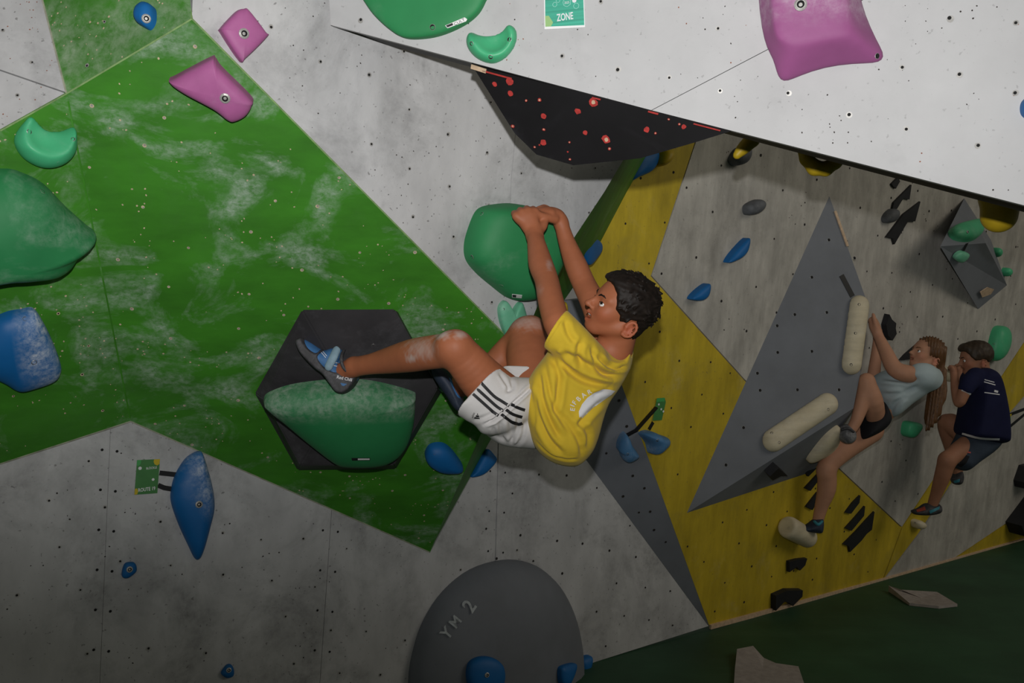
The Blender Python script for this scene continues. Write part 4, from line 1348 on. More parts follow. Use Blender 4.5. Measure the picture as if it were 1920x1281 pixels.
# ------------------------------------------------------------------ people
M['skin_tan'] = mk('tanned_skin', (0.42, 0.17, 0.09), 0.55, 0.06, 30, attr='tint', spec=0.3)
M['skin_fair'] = mk('fair_skin', (0.5, 0.27, 0.17), 0.6, 0.06, 20, attr='tint', spec=0.25)
M['hair_black'] = mk('dark_brown_hair', (0.012, 0.008, 0.006), 0.6, 0.5, 60, (1, 1, 1), spec=0.25)
M['hair_brown'] = mk('brown_hair', (0.11, 0.05, 0.018), 0.5, 0.3, 60, (1, 1, 0.1))
M['hair_dark'] = mk('dark_hair', (0.035, 0.022, 0.012), 0.55, 0.3, 60)
M['shirt_yellow'] = mk('yellow_cotton', (0.66, 0.46, 0.035), 0.85, 0.05, 14, bump=0.12, bscale=350, spec=0.15, sheen=0.1)
M['short_white'] = mk('white_jersey', (0.66, 0.64, 0.63), 0.8, 0.05, 14, bump=0.12, bscale=300, spec=0.2)
M['shirt_pale'] = mk('pale_blue_cotton', (0.40, 0.48, 0.50), 0.85, 0.08, 10, bump=0.1, bscale=200, spec=0.15)
M['black_cloth'] = mk('black_cloth', (0.010, 0.010, 0.012), 0.8, 0.2, 20)
M['navy_cloth'] = mk('navy_cotton', (0.012, 0.014, 0.045), 0.85, 0.12, 14, spec=0.15)
M['slate_cloth'] = mk('slate_blue_cloth', (0.045, 0.06, 0.085), 0.85, 0.15, 14, spec=0.15)
M['pocket_red'] = mk('red_pocket_edge', (0.55, 0.12, 0.10), 0.8, 0)
M['eye_white'] = mk('eye_white', (0.75, 0.73, 0.70), 0.25, 0)
M['iris'] = mk('dark_iris', (0.015, 0.009, 0.006), 0.2, 0)
M['teeth'] = mk('teeth', (0.75, 0.72, 0.66), 0.3, 0)
M['nail'] = mk('fingernail', (0.62, 0.40, 0.32), 0.4, 0)
M['rubber'] = mk('shoe_rubber', (0.035, 0.034, 0.037), 0.6, 0.2, 25, chalk=0.4, cscale=16, cthr=(0.45, 0.7), chalk_col=(0.25, 0.25, 0.27))
M['shoe_blue'] = mk('shoe_blue_leather', (0.05, 0.16, 0.36), 0.6, 0.15, 40)
M['shoe_strap'] = mk('shoe_grey_strap', (0.22, 0.33, 0.40), 0.6, 0.12, 50)
M['shoe_navy'] = mk('shoe_dark_blue', (0.025, 0.035, 0.06), 0.6, 0.2, 30, chalk=0.2, cscale=14, chalk_col=(0.2, 0.22, 0.26))
M['shoe_silver'] = mk('shoe_worn_silver', (0.10, 0.10, 0.105), 0.45, 0.5, 25, chalk=0.6, cscale=14, cthr=(0.45, 0.6), chalk_col=(0.5, 0.5, 0.5))
M['shoe_teal'] = mk('shoe_teal', (0.03, 0.20, 0.26), 0.6, 0.1, 30)
M['shoe_red'] = mk('shoe_red', (0.30, 0.05, 0.03), 0.6, 0.1, 30)


def pcap(f, a, b, k=0.014, flat=None, fs=1.0, mode='add'):
    """tapered limb between two (px, py, Y, radius px)"""
    f.cap(at(*a[:3]), at(*b[:3]), a[3] * a[2] / FPX, b[3] * b[2] / FPX, k, mode, flat, fs)


def pchain(f, pts, k=0.014, flat=None, fs=1.0):
    f.tube([tuple(at(*p[:3])) for p in pts], [p[3] * p[2] / FPX for p in pts], k, flat, fs, 4 if len(pts) < 5 else 3)


def pslab(f, outline, Yc, T, R, k=0.012, tilt=(0.0, 0.0), smooth=4, mode='add', inset=0.0, u=(1, 0, 0), v=(0, 0, 1), w=(0, 1, 0)):
    pts = catmull(outline, smooth) if smooth else [np.array(p, float) for p in outline]
    c = np.mean(np.array(pts), axis=0)
    o = at(c[0], c[1], Yc)
    pl_ = Plane(o, o + Vector(u), o + Vector(v))
    poly = []
    for x, y in pts:
        q = pl_.hit(x, y) - o
        poly.append((q.dot(Vector(u)), q.dot(Vector(v))))
    wf = None if tilt == (0.0, 0.0) else (lambda a, b: tilt[0] * a + tilt[1] * b)
    f.slab(o, u, v, w, poly, T, R, k, mode, wf)


def pbox(pts, pad=0.05):
    P = np.array([V3(at(*p[:3])) for p in pts])
    return P.min(0) - pad, P.max(0) + pad


def proj(V):
    return np.stack([CX + FPX * V[:, 0] / V[:, 1], CY - FPX * (V[:, 2] - CAMZ) / V[:, 1]], 1)


def seg_d(p, a, b):
    a, b = np.array(a, float), np.array(b, float)
    e = b - a
    t = np.clip(((p - a) @ e) / (e @ e + 1e-9), 0, 1)
    return np.linalg.norm(p - a - t[:, None] * e, axis=1), t


def creaser(folds, extra=None):
    """cloth folds: each is (polyline px, half width px, depth m); negative depth makes a ridge"""
    def post(V, N):
        q = proj(V)
        disp = np.zeros(len(V))
        face = np.clip(-N[:, 1] * 1.6, 0, 1)
        for line, w, dep in folds:
            pts = catmull(line, 4, closed=False)
            best = np.full(len(V), 1e9)
            tt = np.zeros(len(V))
            n = len(pts) - 1
            for i in range(n):
                d, t = seg_d(q, pts[i], pts[i + 1])
                m = d < best
                best[m] = d[m]
                tt[m] = (i + t[m]) / n
            fade = np.clip(np.minimum(tt, 1 - tt) * 5 + 0.15, 0, 1)
            disp -= dep * np.exp(-(best / w) ** 2) * fade * face
            disp += dep * 0.45 * np.exp(-((best - 2.0 * w) / (1.1 * w)) ** 2) * fade * face
        V = V + N * disp[:, None]
        if extra is not None:
            V = extra(V, N)
        return V
    return post


def decal(name, poly, bv, mat, parent, step=4.0, off=0.0012, both=False):
    """flat print that follows a surface: an outline in the picture laid on the mesh behind it"""
    from mathutils.geometry import delaunay_2d_cdt
    P = [np.array(p, float) for p in poly]
    out = []
    for i in range(len(P)):
        a, b = P[i], P[(i + 1) % len(P)]
        n = max(1, int(np.linalg.norm(b - a) / step))
        for k in range(n):
            out.append(a + (b - a) * k / n)
    nb = len(out)
    A_ = np.array(out)
    pl_ = [tuple(p) for p in out]
    for x in np.arange(A_[:, 0].min(), A_[:, 0].max(), step):
        for y in np.arange(A_[:, 1].min(), A_[:, 1].max(), step):
            if inside(pl_, x, y) and np.min(np.hypot(A_[:, 0] - x, A_[:, 1] - y)) > step * 0.5:
                out.append(np.array((x, y)))
    r = delaunay_2d_cdt([Vector(tuple(p)) for p in out], [], [list(range(nb))], 1, 1e-4)
    V, ok = [], []
    for p in r[0]:
        h = bv.ray_cast(CAM, ray(p[0], p[1]).normalized())
        if h[0] is None:
            V.append(Vector((0, 0, 0)))
            ok.append(False)
        else:
            n = h[1] if h[1].dot(CAM - h[0]) > 0 else -h[1]
            V.append(h[0] + n * off)
            ok.append(True)
    Fc = [tuple(f) for f in r[2] if all(ok[i] for i in f)]
    used = sorted({i for f in Fc for i in f})
    mp = {i: k for k, i in enumerate(used)}
    if not Fc:
        return None
    return mesh_obj(name, [V[i] for i in used], [tuple(mp[i] for i in f) for f in Fc], M[mat] if isinstance(mat, str) else mat, parent, smooth=True)


def band(pts, w):
    """outline of a stripe of width w along a polyline"""
    P = [np.array(p, float) for p in catmull(pts, 4, closed=False)]
    L_, R_ = [], []
    for i, p in enumerate(P):
        a, b = P[max(i - 1, 0)], P[min(i + 1, len(P) - 1)]
        d = (b - a) / (np.linalg.norm(b - a) + 1e-9)
        n = np.array((-d[1], d[0])) * w / 2
        L_.append(p + n)
        R_.append(p - n)
    return L_ + R_[::-1]


class Head:
    """local head frame: x forward, y to the person's left, z up"""
    def __init__(self, px, py, Y, fwd, up, s=1.0):
        self.o = at(px, py, Y)
        F_ = Vector(fwd).normalized()
        U_ = (Vector(up) - F_ * Vector(up).dot(F_)).normalized()
        self.F, self.U, self.L = F_, U_, U_.cross(F_).normalized()
        self.s = s
        self.rot = np.array([self.F, self.L, self.U])

    def p(self, x, y, z):
        return self.o + (self.F * x + self.L * y + self.U * z) * self.s

    def ell(self, f, c, r, k=0.012, mode='add', rot=None):
        R_ = self.rot
        if rot is not None:
            R_ = np.array(rot) @ self.rot
        f.ell(self.p(*c), tuple(q * self.s for q in r), R_, k * self.s, mode)

    def cap(self, f, a, b, ra, rb, k=0.008, mode='add'):
        f.cap(self.p(*a), self.p(*b), ra * self.s, rb * self.s, k * self.s, mode)

    def loc(self, V):
        return (V - np.array(self.o)) @ self.rot.T / self.s

    def skull(self, f, detail=True):
        self.ell(f, (-0.008, 0, 0.024), (0.088, 0.072, 0.077))
        self.ell(f, (0.034, 0, -0.012), (0.050, 0.058, 0.065), 0.02)
        self.ell(f, (0.036, 0, -0.050), (0.046, 0.046, 0.042), 0.02)
        self.ell(f, (0.060, 0, -0.082), (0.020, 0.022, 0.017), 0.018)
        for s_ in (-1, 1):
            self.cap(f, (-0.012, s_ * 0.052, -0.048), (0.048, s_ * 0.016, -0.082), 0.016, 0.015, 0.02)
            self.cap(f, (0.070, s_ * 0.012, 0.014), (0.058, s_ * 0.046, 0.012), 0.010, 0.009, 0.014)
            self.ell(f, (0.050, s_ * 0.036, -0.028), (0.024, 0.020, 0.020), 0.016)
            # socket, then a lid round the eyeball with an almond slit
            self.ell(f, (0.084, s_ * 0.032, -0.006), (0.013, 0.016, 0.011), 0.012, 'sub')
            self.ell(f, (0.0665, s_ * 0.0315, -0.0075), (0.0142, 0.0142, 0.0135), 0.004)
            self.ell(f, (0.078, s_ * 0.0345, -0.0075), (0.0125, 0.0125, 0.0050), 0.002, 'sub', rot=((0.86, s_ * 0.5, 0), (-s_ * 0.5, 0.86, 0), (0, 0, 1)))
        # nose
        self.cap(f, (0.077, 0, 0.006), (0.099, 0, -0.024), 0.0065, 0.0085, 0.010)
        self.ell(f, (0.099, 0, -0.027), (0.0105, 0.0100, 0.0085), 0.006)
        for s_ in (-1, 1):
            self.ell(f, (0.086, s_ * 0.0105, -0.031), (0.0085, 0.0062, 0.0062), 0.005)
            self.ell(f, (0.088, s_ * 0.006, -0.0385), (0.003, 0.0028, 0.0028), 0.002, 'sub')
        # lips and open mouth
        for s_ in (-1, 1):
            self.cap(f, (0.0875, 0, -0.0475), (0.070, s_ * 0.022, -0.056), 0.0056, 0.0035, 0.006)
            self.cap(f, (0.081, 0, -0.0690), (0.068, s_ * 0.020, -0.060), 0.0062, 0.0035, 0.006)
        self.ell(f, (0.082, 0, -0.0575), (0.016, 0.0175, 0.0068), 0.003, 'sub')
        # ears
        for s_ in (-1, 1):
            def E_(x, y, z):
                ca, sa = math.cos(0.32), math.sin(0.32)
                return (-0.022 + 0.92 * (x * ca - z * sa), s_ * (0.068 + y), -0.036 + 0.92 * (x * sa + z * ca))
            ring = []
            for q in range(12):
                t = math.radians(-105 + 285 * q / 11)
                ring.append(E_(-0.0165 * math.cos(t), 0.004 + 0.011 * (0.5 + 0.5 * math.cos(t)), 0.0265 * math.sin(t)))
            for a, b in zip(ring[:-1], ring[1:]):
                self.cap(f, a, b, 0.0038, 0.0038, 0.003)
            self.ell(f, E_(0.002, 0.002, -0.002), (0.0135, 0.0085, 0.022), 0.005)
            self.ell(f, E_(0.004, 0.012, -0.004), (0.006, 0.005, 0.009), 0.003, 'sub')
            self.ell(f, E_(0.006, 0.006, -0.0235), (0.0075, 0.005, 0.0075), 0.005)
            self.cap(f, E_(-0.004, 0.010, 0.013), E_(-0.008, 0.011, -0.006), 0.0026, 0.0024, 0.003)
            self.cap(f, E_(-0.008, 0.011, -0.006), E_(-0.002, 0.010, -0.016), 0.0024, 0.0024, 0.003)
            self.ell(f, E_(0.011, 0.007, -0.004), (0.004, 0.004, 0.005), 0.004)

    def tint(self, V, base):
        """natural skin colouring: lips, cheeks, ears"""
        q = self.loc(V)
        c = np.tile(np.array(base), (len(V), 1))

        def blob(ctr, r, col, amt):
            d = np.sqrt((((q - np.array(ctr)) / np.array(r)) ** 2).sum(1))
            w = np.clip(1.25 - d, 0, 1)[:, None] * amt
            c[:] = c * (1 - w) + np.array(col) * w
        b = np.array(base)
        blob((0.085, 0, -0.049), (0.02, 0.023, 0.0055), b * (0.95, 0.62, 0.68), 0.9)
        blob((0.079, 0, -0.0665), (0.02, 0.021, 0.0065), b * (0.95, 0.62, 0.68), 0.9)
        blob((0.080, 0, -0.0575), (0.014, 0.016, 0.0045), (0.05, 0.012, 0.01), 1.0)
        for s_ in (-1, 1):
            blob((0.055, s_ * 0.045, -0.03), (0.03, 0.03, 0.026), b * (1.08, 0.86, 0.86), 0.6)
            blob((-0.022, s_ * 0.078, -0.036), (0.03, 0.016, 0.034), b * (1.12, 0.80, 0.82), 0.8)
        return c

    def sphere(self, name, c, r, mat, parent, n=14, scale=(1, 1, 1)):
        V, Fc = [], []
        for i in range(n + 1):
            a = math.pi * i / n
            for j in range(2 * n):
                b = math.pi * j / n
                V.append(self.p(c[0] + r * scale[0] * math.sin(a) * math.cos(b), c[1] + r * scale[1] * math.sin(a) * math.sin(b), c[2] + r * scale[2] * math.cos(a)))
        for i in range(n):
            for j in range(2 * n):
                Fc.append((i * 2 * n + j, (i + 1) * 2 * n + j, (i + 1) * 2 * n + (j + 1) % (2 * n), i * 2 * n + (j + 1) % (2 * n)))
        return mesh_obj(name, V, Fc, M[mat], parent, smooth=True)

    def eyes(self, parent, gaze=(0.8, 0, 0.5)):
        for s_ in (-1, 1):
            e = self.sphere('eye', (0.0665, s_ * 0.0315, -0.0075), 0.0122, 'eye_white', parent)
            g = Vector(gaze).normalized()
            self.sphere('iris', (0.0665 + 0.0072 * g.x, s_ * 0.0315 + 0.0072 * g.y, -0.0075 + 0.0072 * g.z), 0.0066, 'iris', e, 10)

    def lashes(self, parent, mat):
        for s_ in (-1, 1):
            f = Field(V3(self.p(0.072, s_ * 0.033, -0.003)) - 0.03, V3(self.p(0.072, s_ * 0.033, -0.003)) + 0.03, 0.0013)
            pts = []
            for a in (-30, -5, 20, 45, 66):
                t = math.radians(a)
                z = 0.0047 * math.cos(math.radians((a - 18) * 1.7))
                r = math.sqrt(0.0142 ** 2 - z * z)
                pts.append((0.0665 + r * math.cos(t), s_ * (0.0315 + r * math.sin(t)), -0.0072 + z))
            for a, b in zip(pts[:-1], pts[1:]):
                self.cap(f, a, b, 0.0011, 0.0011, 0.0015)
            sdf_obj('eyelashes', f, M[mat], parent, 0)

    def brows(self, parent, mat):
        for s_ in (-1, 1):
            f = Field(V3(self.p(0.07, s_ * 0.03, 0.012)) - 0.04, V3(self.p(0.07, s_ * 0.03, 0.012)) + 0.04, 0.0016)
            pts = [(0.0850, 0.011, 0.0085), (0.0832, 0.022, 0.0145), (0.0785, 0.035, 0.0160), (0.0665, 0.049, 0.0105)]
            rr = [0.0022, 0.0027, 0.0023, 0.0010]
            for i in range(3):
                self.cap(f, (pts[i][0], s_ * pts[i][1], pts[i][2]), (pts[i + 1][0], s_ * pts[i + 1][1], pts[i + 1][2]), rr[i], rr[i + 1], 0.003)
            sdf_obj('eyebrow', f, M[mat], parent)


def wob(seed, V, freq, n=6):
    r = np.random.default_rng(seed)
    out = np.zeros(len(V))
    for i in range(n):
        d = r.normal(size=3)
        d /= np.linalg.norm(d)
        out += np.sin(V @ d * freq * r.uniform(0.6, 1.6) + r.uniform(0, 6.28))
    return out / n


# ---------------- the climbing boy in yellow
boy = empty('person', at(1040, 760, 2.24))
H = Head(1166, 578, 2.2, (-0.897, -0.257, 0.372), (0.418, -0.236, 0.877), 0.885)
LSH, LEL, LWR = (1056, 622, 2.10, 24), (1024, 522, 2.25, 21), (1003, 446, 2.355, 15.5)
SKIN = (0.37, 0.125, 0.058)
f = Field(V3(at(540, 780, 2.40)) - 0.06 - np.array((0, 0.45, 0)), V3(at(1260, 370, 2.4)) + np.array((0.02, 0.25, 0.06)), 0.0031)
H.skull(f)
# neck and the trunk under the clothes
f.cap(H.p(-0.022, 0, -0.045), at(1148, 668, 2.25), 0.046, 0.050, 0.02)
pchain(f, [(1120, 690, 2.24, 45), (1060, 740, 2.24, 52), (990, 775, 2.27, 46)], 0.03)
# left arm
pchain(f, [(1084, 656, 2.15, 22), (1051, 621, 2.11, 25.5), (1034, 570, 2.17, 24.5), (1025, 526, 2.24, 22.5), (1014, 496, 2.285, 23), (1008, 468, 2.32, 19), (1003, 444, 2.355, 15)], 0.015)
# right arm
pchain(f, [(1140, 640, 2.32, 30), (1116, 575, 2.34, 25), (1096, 535, 2.38, 22), (1080, 498, 2.40, 21), (1063, 455, 2.42, 16), (1052, 418, 2.425, 13)], 0.015)
# left hand over the macro: back of the hand, fingers, thumb
YL = 2.385
pchain(f, [(1003, 444, 2.355, 15), (997, 428, 2.366, 17), (990, 412, 2.375, 20)], 0.012, flat=(0.25, 1, 0.1), fs=0.62)
pcap(f, (974, 408, 2.372, 11), (1006, 406, 2.385, 11), 0.012)
for i, (x, y) in enumerate(((968, 405), (979, 399), (991, 396), (1003, 397))):
    yy = 2.372 + 0.004 * i
    pcap(f, (990, 424, 2.37, 9), (x, y, yy - 0.006, 7.4), 0.008)
    pchain(f, [(x, y, yy - 0.006, 7.2), (x - 3.5, y - 4.5, yy + 0.016, 6.6), (x - 3, y - 2, yy + 0.036, 6.0), (x - 1, y + 3, yy + 0.052, 5.2)], 0.005)
pchain(f, [(1008, 436, 2.36, 9), (1018, 424, 2.375, 8.4), (1021, 410, 2.39, 7.2), (1016, 400, 2.40, 6)], 0.008)
# right hand laid over the left
pchain(f, [(1052, 418, 2.425, 12.5), (1046, 405, 2.425, 13.5), (1034, 400, 2.415, 14), (1022, 399, 2.41, 13)], 0.012, flat=(0.1, 0.4, -1), fs=0.85)
for i, (x, y) in enumerate(((1014, 404), (1014, 398), (1017, 393), (1022, 391))):
    yy = 2.395 + 0.013 * i
    pchain(f, [(1034, 400, yy + 0.005, 8), (x, y - 1, yy, 6.6), (x - 10, y + 1, yy + 0.006, 6), (x - 17, y + 6, yy + 0.02, 5)], 0.005)
pchain(f, [(1040, 411, 2.405, 9), (1026, 408, 2.388, 7.5), (1013, 404, 2.378, 6.4), (1006, 402, 2.376, 5.4)], 0.006)
# left leg
pchain(f, [(978, 772, 2.21, 46), (915, 722, 2.165, 44), (880, 684, 2.135, 39), (856, 655, 2.115, 34)], 0.02)
pcap(f, (852, 648, 2.10, 27), (843, 649, 2.10, 26), 0.02)
pchain(f, [(852, 656, 2.115, 33), (808, 661, 2.17, 32), (772, 667, 2.225, 31), (730, 676, 2.29, 25), (695, 683, 2.33, 19.5), (664, 688, 2.365, 18.5)], 0.015)
pcap(f, (664, 688, 2.365, 18), (640, 698, 2.39, 17), 0.01)
# right leg
pchain(f, [(1000, 750, 2.34, 44), (992, 685, 2.40, 42), (988, 640, 2.455, 37), (992, 626, 2.465, 32)], 0.03)
pcap(f, (996, 620, 2.455, 26), (985, 622, 2.455, 26), 0.02)
pchain(f, [(985, 630, 2.47, 28), (955, 655, 2.475, 26), (925, 688, 2.475, 26), (890, 715, 2.475, 20), (862, 728, 2.475, 17), (845, 722, 2.48, 15)], 0.016)


def boy_tint(V, N):
    c = H.tint(V, SKIN)
    q = proj(V)
    w1 = wob(3, V, 160) * 0.5 + wob(5, V, 420) * 0.7
    for (x, y), r, a, front in (((829, 628), (17, 12), 0.75, True), ((862, 628), (14, 9), 0.55, True), ((790, 655), (30, 24), 0.45, True), ((772, 672), (12, 8), 0.6, True), ((985, 605), (38, 16), 0.42, True), ((1030, 497), (7, 12), 0.35, True), ((1010, 545), (10, 12), 0.15, True)):
        d = np.sqrt(((q[:, 0] - x) / r[0]) ** 2 + ((q[:, 1] - y) / r[1]) ** 2)
        m = np.clip(1.15 - d + 0.55 * w1, 0, 1) * a
        if y == 605:
            m *= (V[:, 1] > 2.36)
        if x in (829, 862, 790, 772):
            m *= (V[:, 1] < 2.4)
        c = c * (1 - m[:, None]) + np.array((0.52, 0.46, 0.43)) * m[:, None]
    return c


body = sdf_obj('body', f, M['skin_tan'], boy, 1, colour=boy_tint)
H.eyes(boy, (0.80, 0.40, 0.30))
H.lashes(boy, 'hair_black')
H.brows(boy, 'hair_black')
H.sphere('teeth', (0.0775, 0, -0.0530), 0.010, 'teeth', boy, 10, (0.7, 1.3, 0.30))
# hair
f = Field(V3(H.p(0, 0, 0.02)) - 0.15, V3(H.p(0, 0, 0.02)) + 0.15, 0.0022)
H.ell(f, (-0.010, 0, 0.026), (0.096, 0.081, 0.085))
H.ell(f, (0.035, 0, 0.055), (0.052, 0.062, 0.042), 0.02)
H.ell(f, (-0.045, 0, -0.030), (0.040, 0.058, 0.055), 0.02)
rh = np.random.default_rng(4)
for q in range(420):
    d = rh.normal(size=3)
    d /= np.linalg.norm(d)
    if d[2] < -0.55:
        continue
    p0 = np.array((-0.010 + 0.094 * d[0], 0.079 * d[1], 0.026 + 0.083 * d[2]))
    t = np.array((0.55, 0.0, -0.25)) * (1 if d[0] > -0.2 else -1) + rh.normal(size=3) * 0.25 + np.array((0, d[1] * 0.3, -0.5 * (d[2] < 0.3)))
    t -= d * (t @ d)
    t = t / np.linalg.norm(t) + d * rh.uniform(0.05, 0.42)
    p1 = p0 + t * rh.uniform(0.014, 0.028)
    H.cap(f, tuple(p0 - d * 0.004), tuple(p1), 0.0052, 0.0018, 0.003)
# shape the hairline: clear the face, neck and ears
P_ = [(0.20, 0.050), (0.083, 0.052), (0.066, 0.054), (0.050, 0.040), (0.040, 0.018), (0.034, -0.002), (0.016, -0.010), (0.010, -0.028), (-0.004, -0.022), (-0.012, -0.008), (-0.030, -0.006), (-0.043, -0.024), (-0.046, -0.060), (-0.050, -0.095), (-0.06, -0.20), (0.20, -0.20)]
f.slab(H.p(0, 0, 0), H.F, H.U, H.L, P_, 0.4, 0.004, k=0.005, mode='sub')


def hair_post(V, N):
    q = H.loc(V)
    return V + N * (0.0016 * wob(8, q * np.array((0.5, 1.3, 1.3)), 300))[:, None]


sdf_obj('hair', f, M['hair_black'], boy, 1, post=hair_post)
# T-shirt
f = Field(V3(at(960, 890, 2.05)) - np.array((0.0, 0.12, 0.02)), V3(at(1200, 570, 2.45)) + 0.04, 0.0031)
pslab(f, [(1066, 622), (1090, 629), (1110, 640), (1138, 655), (1162, 672), (1176, 658), (1184, 648), (1184, 668), (1177, 700), (1163, 730), (1144, 757), (1133, 785), (1123, 820), (1109, 850), (1085, 871), (1060, 872), (1030, 861), (1005, 838), (992, 805), (985, 765), (986, 725), (997, 698), (1020, 668), (1040, 640)], 2.22, 0.105, 0.075, 0.012, tilt=(0.35, 0.0))
pslab(f, [(1096, 632), (1118, 640), (1150, 660), (1172, 655), (1184, 650), (1178, 690), (1140, 720), (1090, 710), (1070, 660)], 2.26, 0.10, 0.06, 0.03, tilt=(0.3, 0))
# sleeve, cut square at its hem
pchain(f, [(1104, 672, 2.15, 34), (1062, 635, 2.11, 39), (1012, 592, 2.125, 43)], 0.02)
e1, e2 = at(1059, 589, 2.12), at(1018, 654, 2.12)
f.cut((e1 + e2) / 2, (e2 - e1).cross(Vector((0.25, 1, 0.1))) * -1 if (e2 - e1).cross(Vector((0.25, 1, 0.1))).x > 0 else (e2 - e1).cross(Vector((0.25, 1, 0.1))), k=0.004)
# neck opening
f.cap(H.p(-0.018, 0, -0.02), at(1148, 660, 2.235), 0.040, 0.050, 0.006, 'sub')
SHF = [([(1030, 668), (1048, 700), (1046, 740), (1040, 775)], 5, 0.006), ([(1036, 664), (1062, 690), (1092, 712), (1128, 722), (1150, 722)], 6, 0.007),
       ([(1042, 662), (1075, 672), (1112, 690), (1140, 704), (1170, 700)], 6, 0.007), ([(1118, 665), (1136, 684), (1158, 692), (1176, 686)], 4, 0.007),
       ([(1110, 650), (1116, 680), (1130, 700), (1150, 706)], 4, 0.005), ([(1012, 700), (1016, 745), (1032, 790), (1050, 822)], 5, 0.006),
       ([(1003, 735), (1010, 780), (1030, 825), (1056, 852)], 5, 0.006), ([(1022, 690), (1030, 730), (1042, 772), (1070, 815)], 4, 0.004),
       ([(1046, 770), (1070, 800), (1088, 830), (1092, 858)], 5, 0.005), ([(1090, 795), (1104, 815), (1100, 845)], 5, 0.004),
       ([(1130, 752), (1108, 772), (1092, 790), (1084, 800)], 5, 0.006), ([(1150, 728), (1130, 734), (1112, 742)], 4, 0.004), ([(1090, 640), (1084, 662), (1090, 690)], 5, 0.005), ([(1060, 600), (1066, 625), (1080, 645)], 5, 0.004),
       ([(990, 720), (998, 760), (1004, 800)], 4, 0.004), ([(1045, 655), (1058, 668), (1080, 676)], 5, -0.003), ([(1022, 645), (1055, 594)], 2.2, 0.002), ([(1000, 822), (1028, 850), (1060, 862), (1084, 861)], 2.0, 0.0018)]
shirt = sdf_obj('shirt', f, M['shirt_yellow'], boy, 3, post=creaser([(a, w, d * 1.45) for a, w, d in SHF]))
bvs = bvh_of(shirt)
decal('chest_emblem', [(1086, 783), (1085, 772), (1091, 758), (1101, 746), (1114, 736), (1130, 730), (1142, 731), (1153, 733), (1146, 740), (1128, 753), (1109, 767), (1097, 779), (1091, 784)], bvs, 'print_white', shirt, 3.0)
for ch, x, y, a in (('E', 1073.5, 768, 83), ('I', 1073, 761, 70), ('F', 1077, 755.5, 60), ('B', 1084.5, 748.5, 48), ('A', 1094, 741.5, 40), ('R', 1105, 735, 32)):
    pl_ = on_mesh_plane(bvs, x, y)
    # letters keep upright in the picture sense along their arc
    u0 = (pl_.hit(x + 5, y) - pl_.hit(x, y)).normalized()
    pl_.u = u0
    pl_.v = pl_.n.cross(u0).normalized()
    text('lettering', ch, pl_, x, y, 0.0125, 'print_white', shirt, ang=math.radians(a), off=0.0016, sx=0.95, bold=0.012)
# shorts
f = Field(V3(at(850, 860, 2.05)) - 0.05, V3(at(1040, 670, 2.45)) + 0.06, 0.0031)
pslab(f, [(908, 668), (840, 752), (868, 782), (890, 796), (905, 812), (930, 815), (968, 805), (1012, 775), (1008, 715), (960, 705)], 2.165, 0.078, 0.06, 0.010, tilt=(0.25, 0))
pslab(f, [(905, 800), (922, 823), (948, 836), (985, 840), (1012, 838), (1040, 800), (1030, 745), (980, 738), (930, 760)], 2.25, 0.10, 0.07, 0.010)
pslab(f, [(936, 670), (1006, 668), (1020, 720), (1010, 760), (960, 760), (942, 722)], 2.385, 0.068, 0.05, 0.010)
h1, h2 = at(931, 692, 2.12), at(863, 771, 2.12)
nn = (h2 - h1).cross(Vector((0.35, 1, 0.1)))
f.cut((h1 + h2) / 2, nn if nn.x < 0 else -nn, hi=at(1040, 670, 2.30) + Vector((0, 0, 0.2)))
f.cut(at(970, 696, 2.38), (0.05, 0.3, 1), lo=at(934, 800, 2.315), hi=at(1040, 640, 2.6), k=0.004)
SOF = [([(1000, 722), (975, 745), (950, 768), (930, 785), (908, 796)], 2.6, 0.010), ([(945, 735), (960, 728), (958, 712)], 4, 0.005), ([(936, 698), (950, 720), (955, 735)], 3, 0.004),
       ([(938, 790), (940, 815), (950, 832)], 4, 0.004), ([(955, 785), (960, 812), (958, 834)], 4, 0.004), ([(972, 780), (968, 810), (958, 830)], 3.5, 0.004), ([(985, 790), (980, 820), (966, 838)], 3.5, 0.004), ([(925, 800), (930, 815), (945, 828)], 3.5, 0.003),
       ([(885, 790), (910, 782), (925, 775)], 3.5, 0.003), ([(925, 700), (864, 768)], 2.0, 0.0)]
shorts = sdf_obj('shorts', f, M['short_white'], boy, 2, post=creaser(SOF))
bvt = bvh_of(shorts)
for pts in ([(902, 718), (925, 742), (940, 752), (954, 761)], [(893, 728), (915, 748), (932, 763), (945, 771)], [(887, 739), (906, 756), (924, 772), (935, 780)],
            [(957, 758), (972, 765), (984, 769)], [(948, 768), (962, 777), (979, 782)], [(940, 777), (958, 790), (972, 795), (979, 793)]):
    decal('stripe', band(pts, 5.6), bvt, 'print_black', shorts, 3.0, 0.0014)
for poly in ([(889, 784), (900, 785.5), (899, 783), (890, 781.5)], [(892, 781), (898.5, 781.5), (897.5, 778.5), (892.5, 778.5)], [(894, 777.5), (897, 777.5), (895.5, 774.5)]):
    decal('logo_bar', poly, bvt, 'print_black', shorts, 2.0, 0.0014)
try:
    pl_ = on_mesh_plane(bvt, 888, 778)
    u0 = (pl_.hit(893, 778) - pl_.hit(888, 778)).normalized()
    pl_.u, pl_.v = u0, pl_.n.cross(u0).normalized()
    text('lettering', 'adidas', pl_, 887.5, 778, 0.0055, 'print_black', shorts, ang=math.radians(62), off=0.0016, sx=0.85)
except Exception:
    pass


# shoes
def shoe_frame(Y):
    o = at(615, 688, Y)
    return o


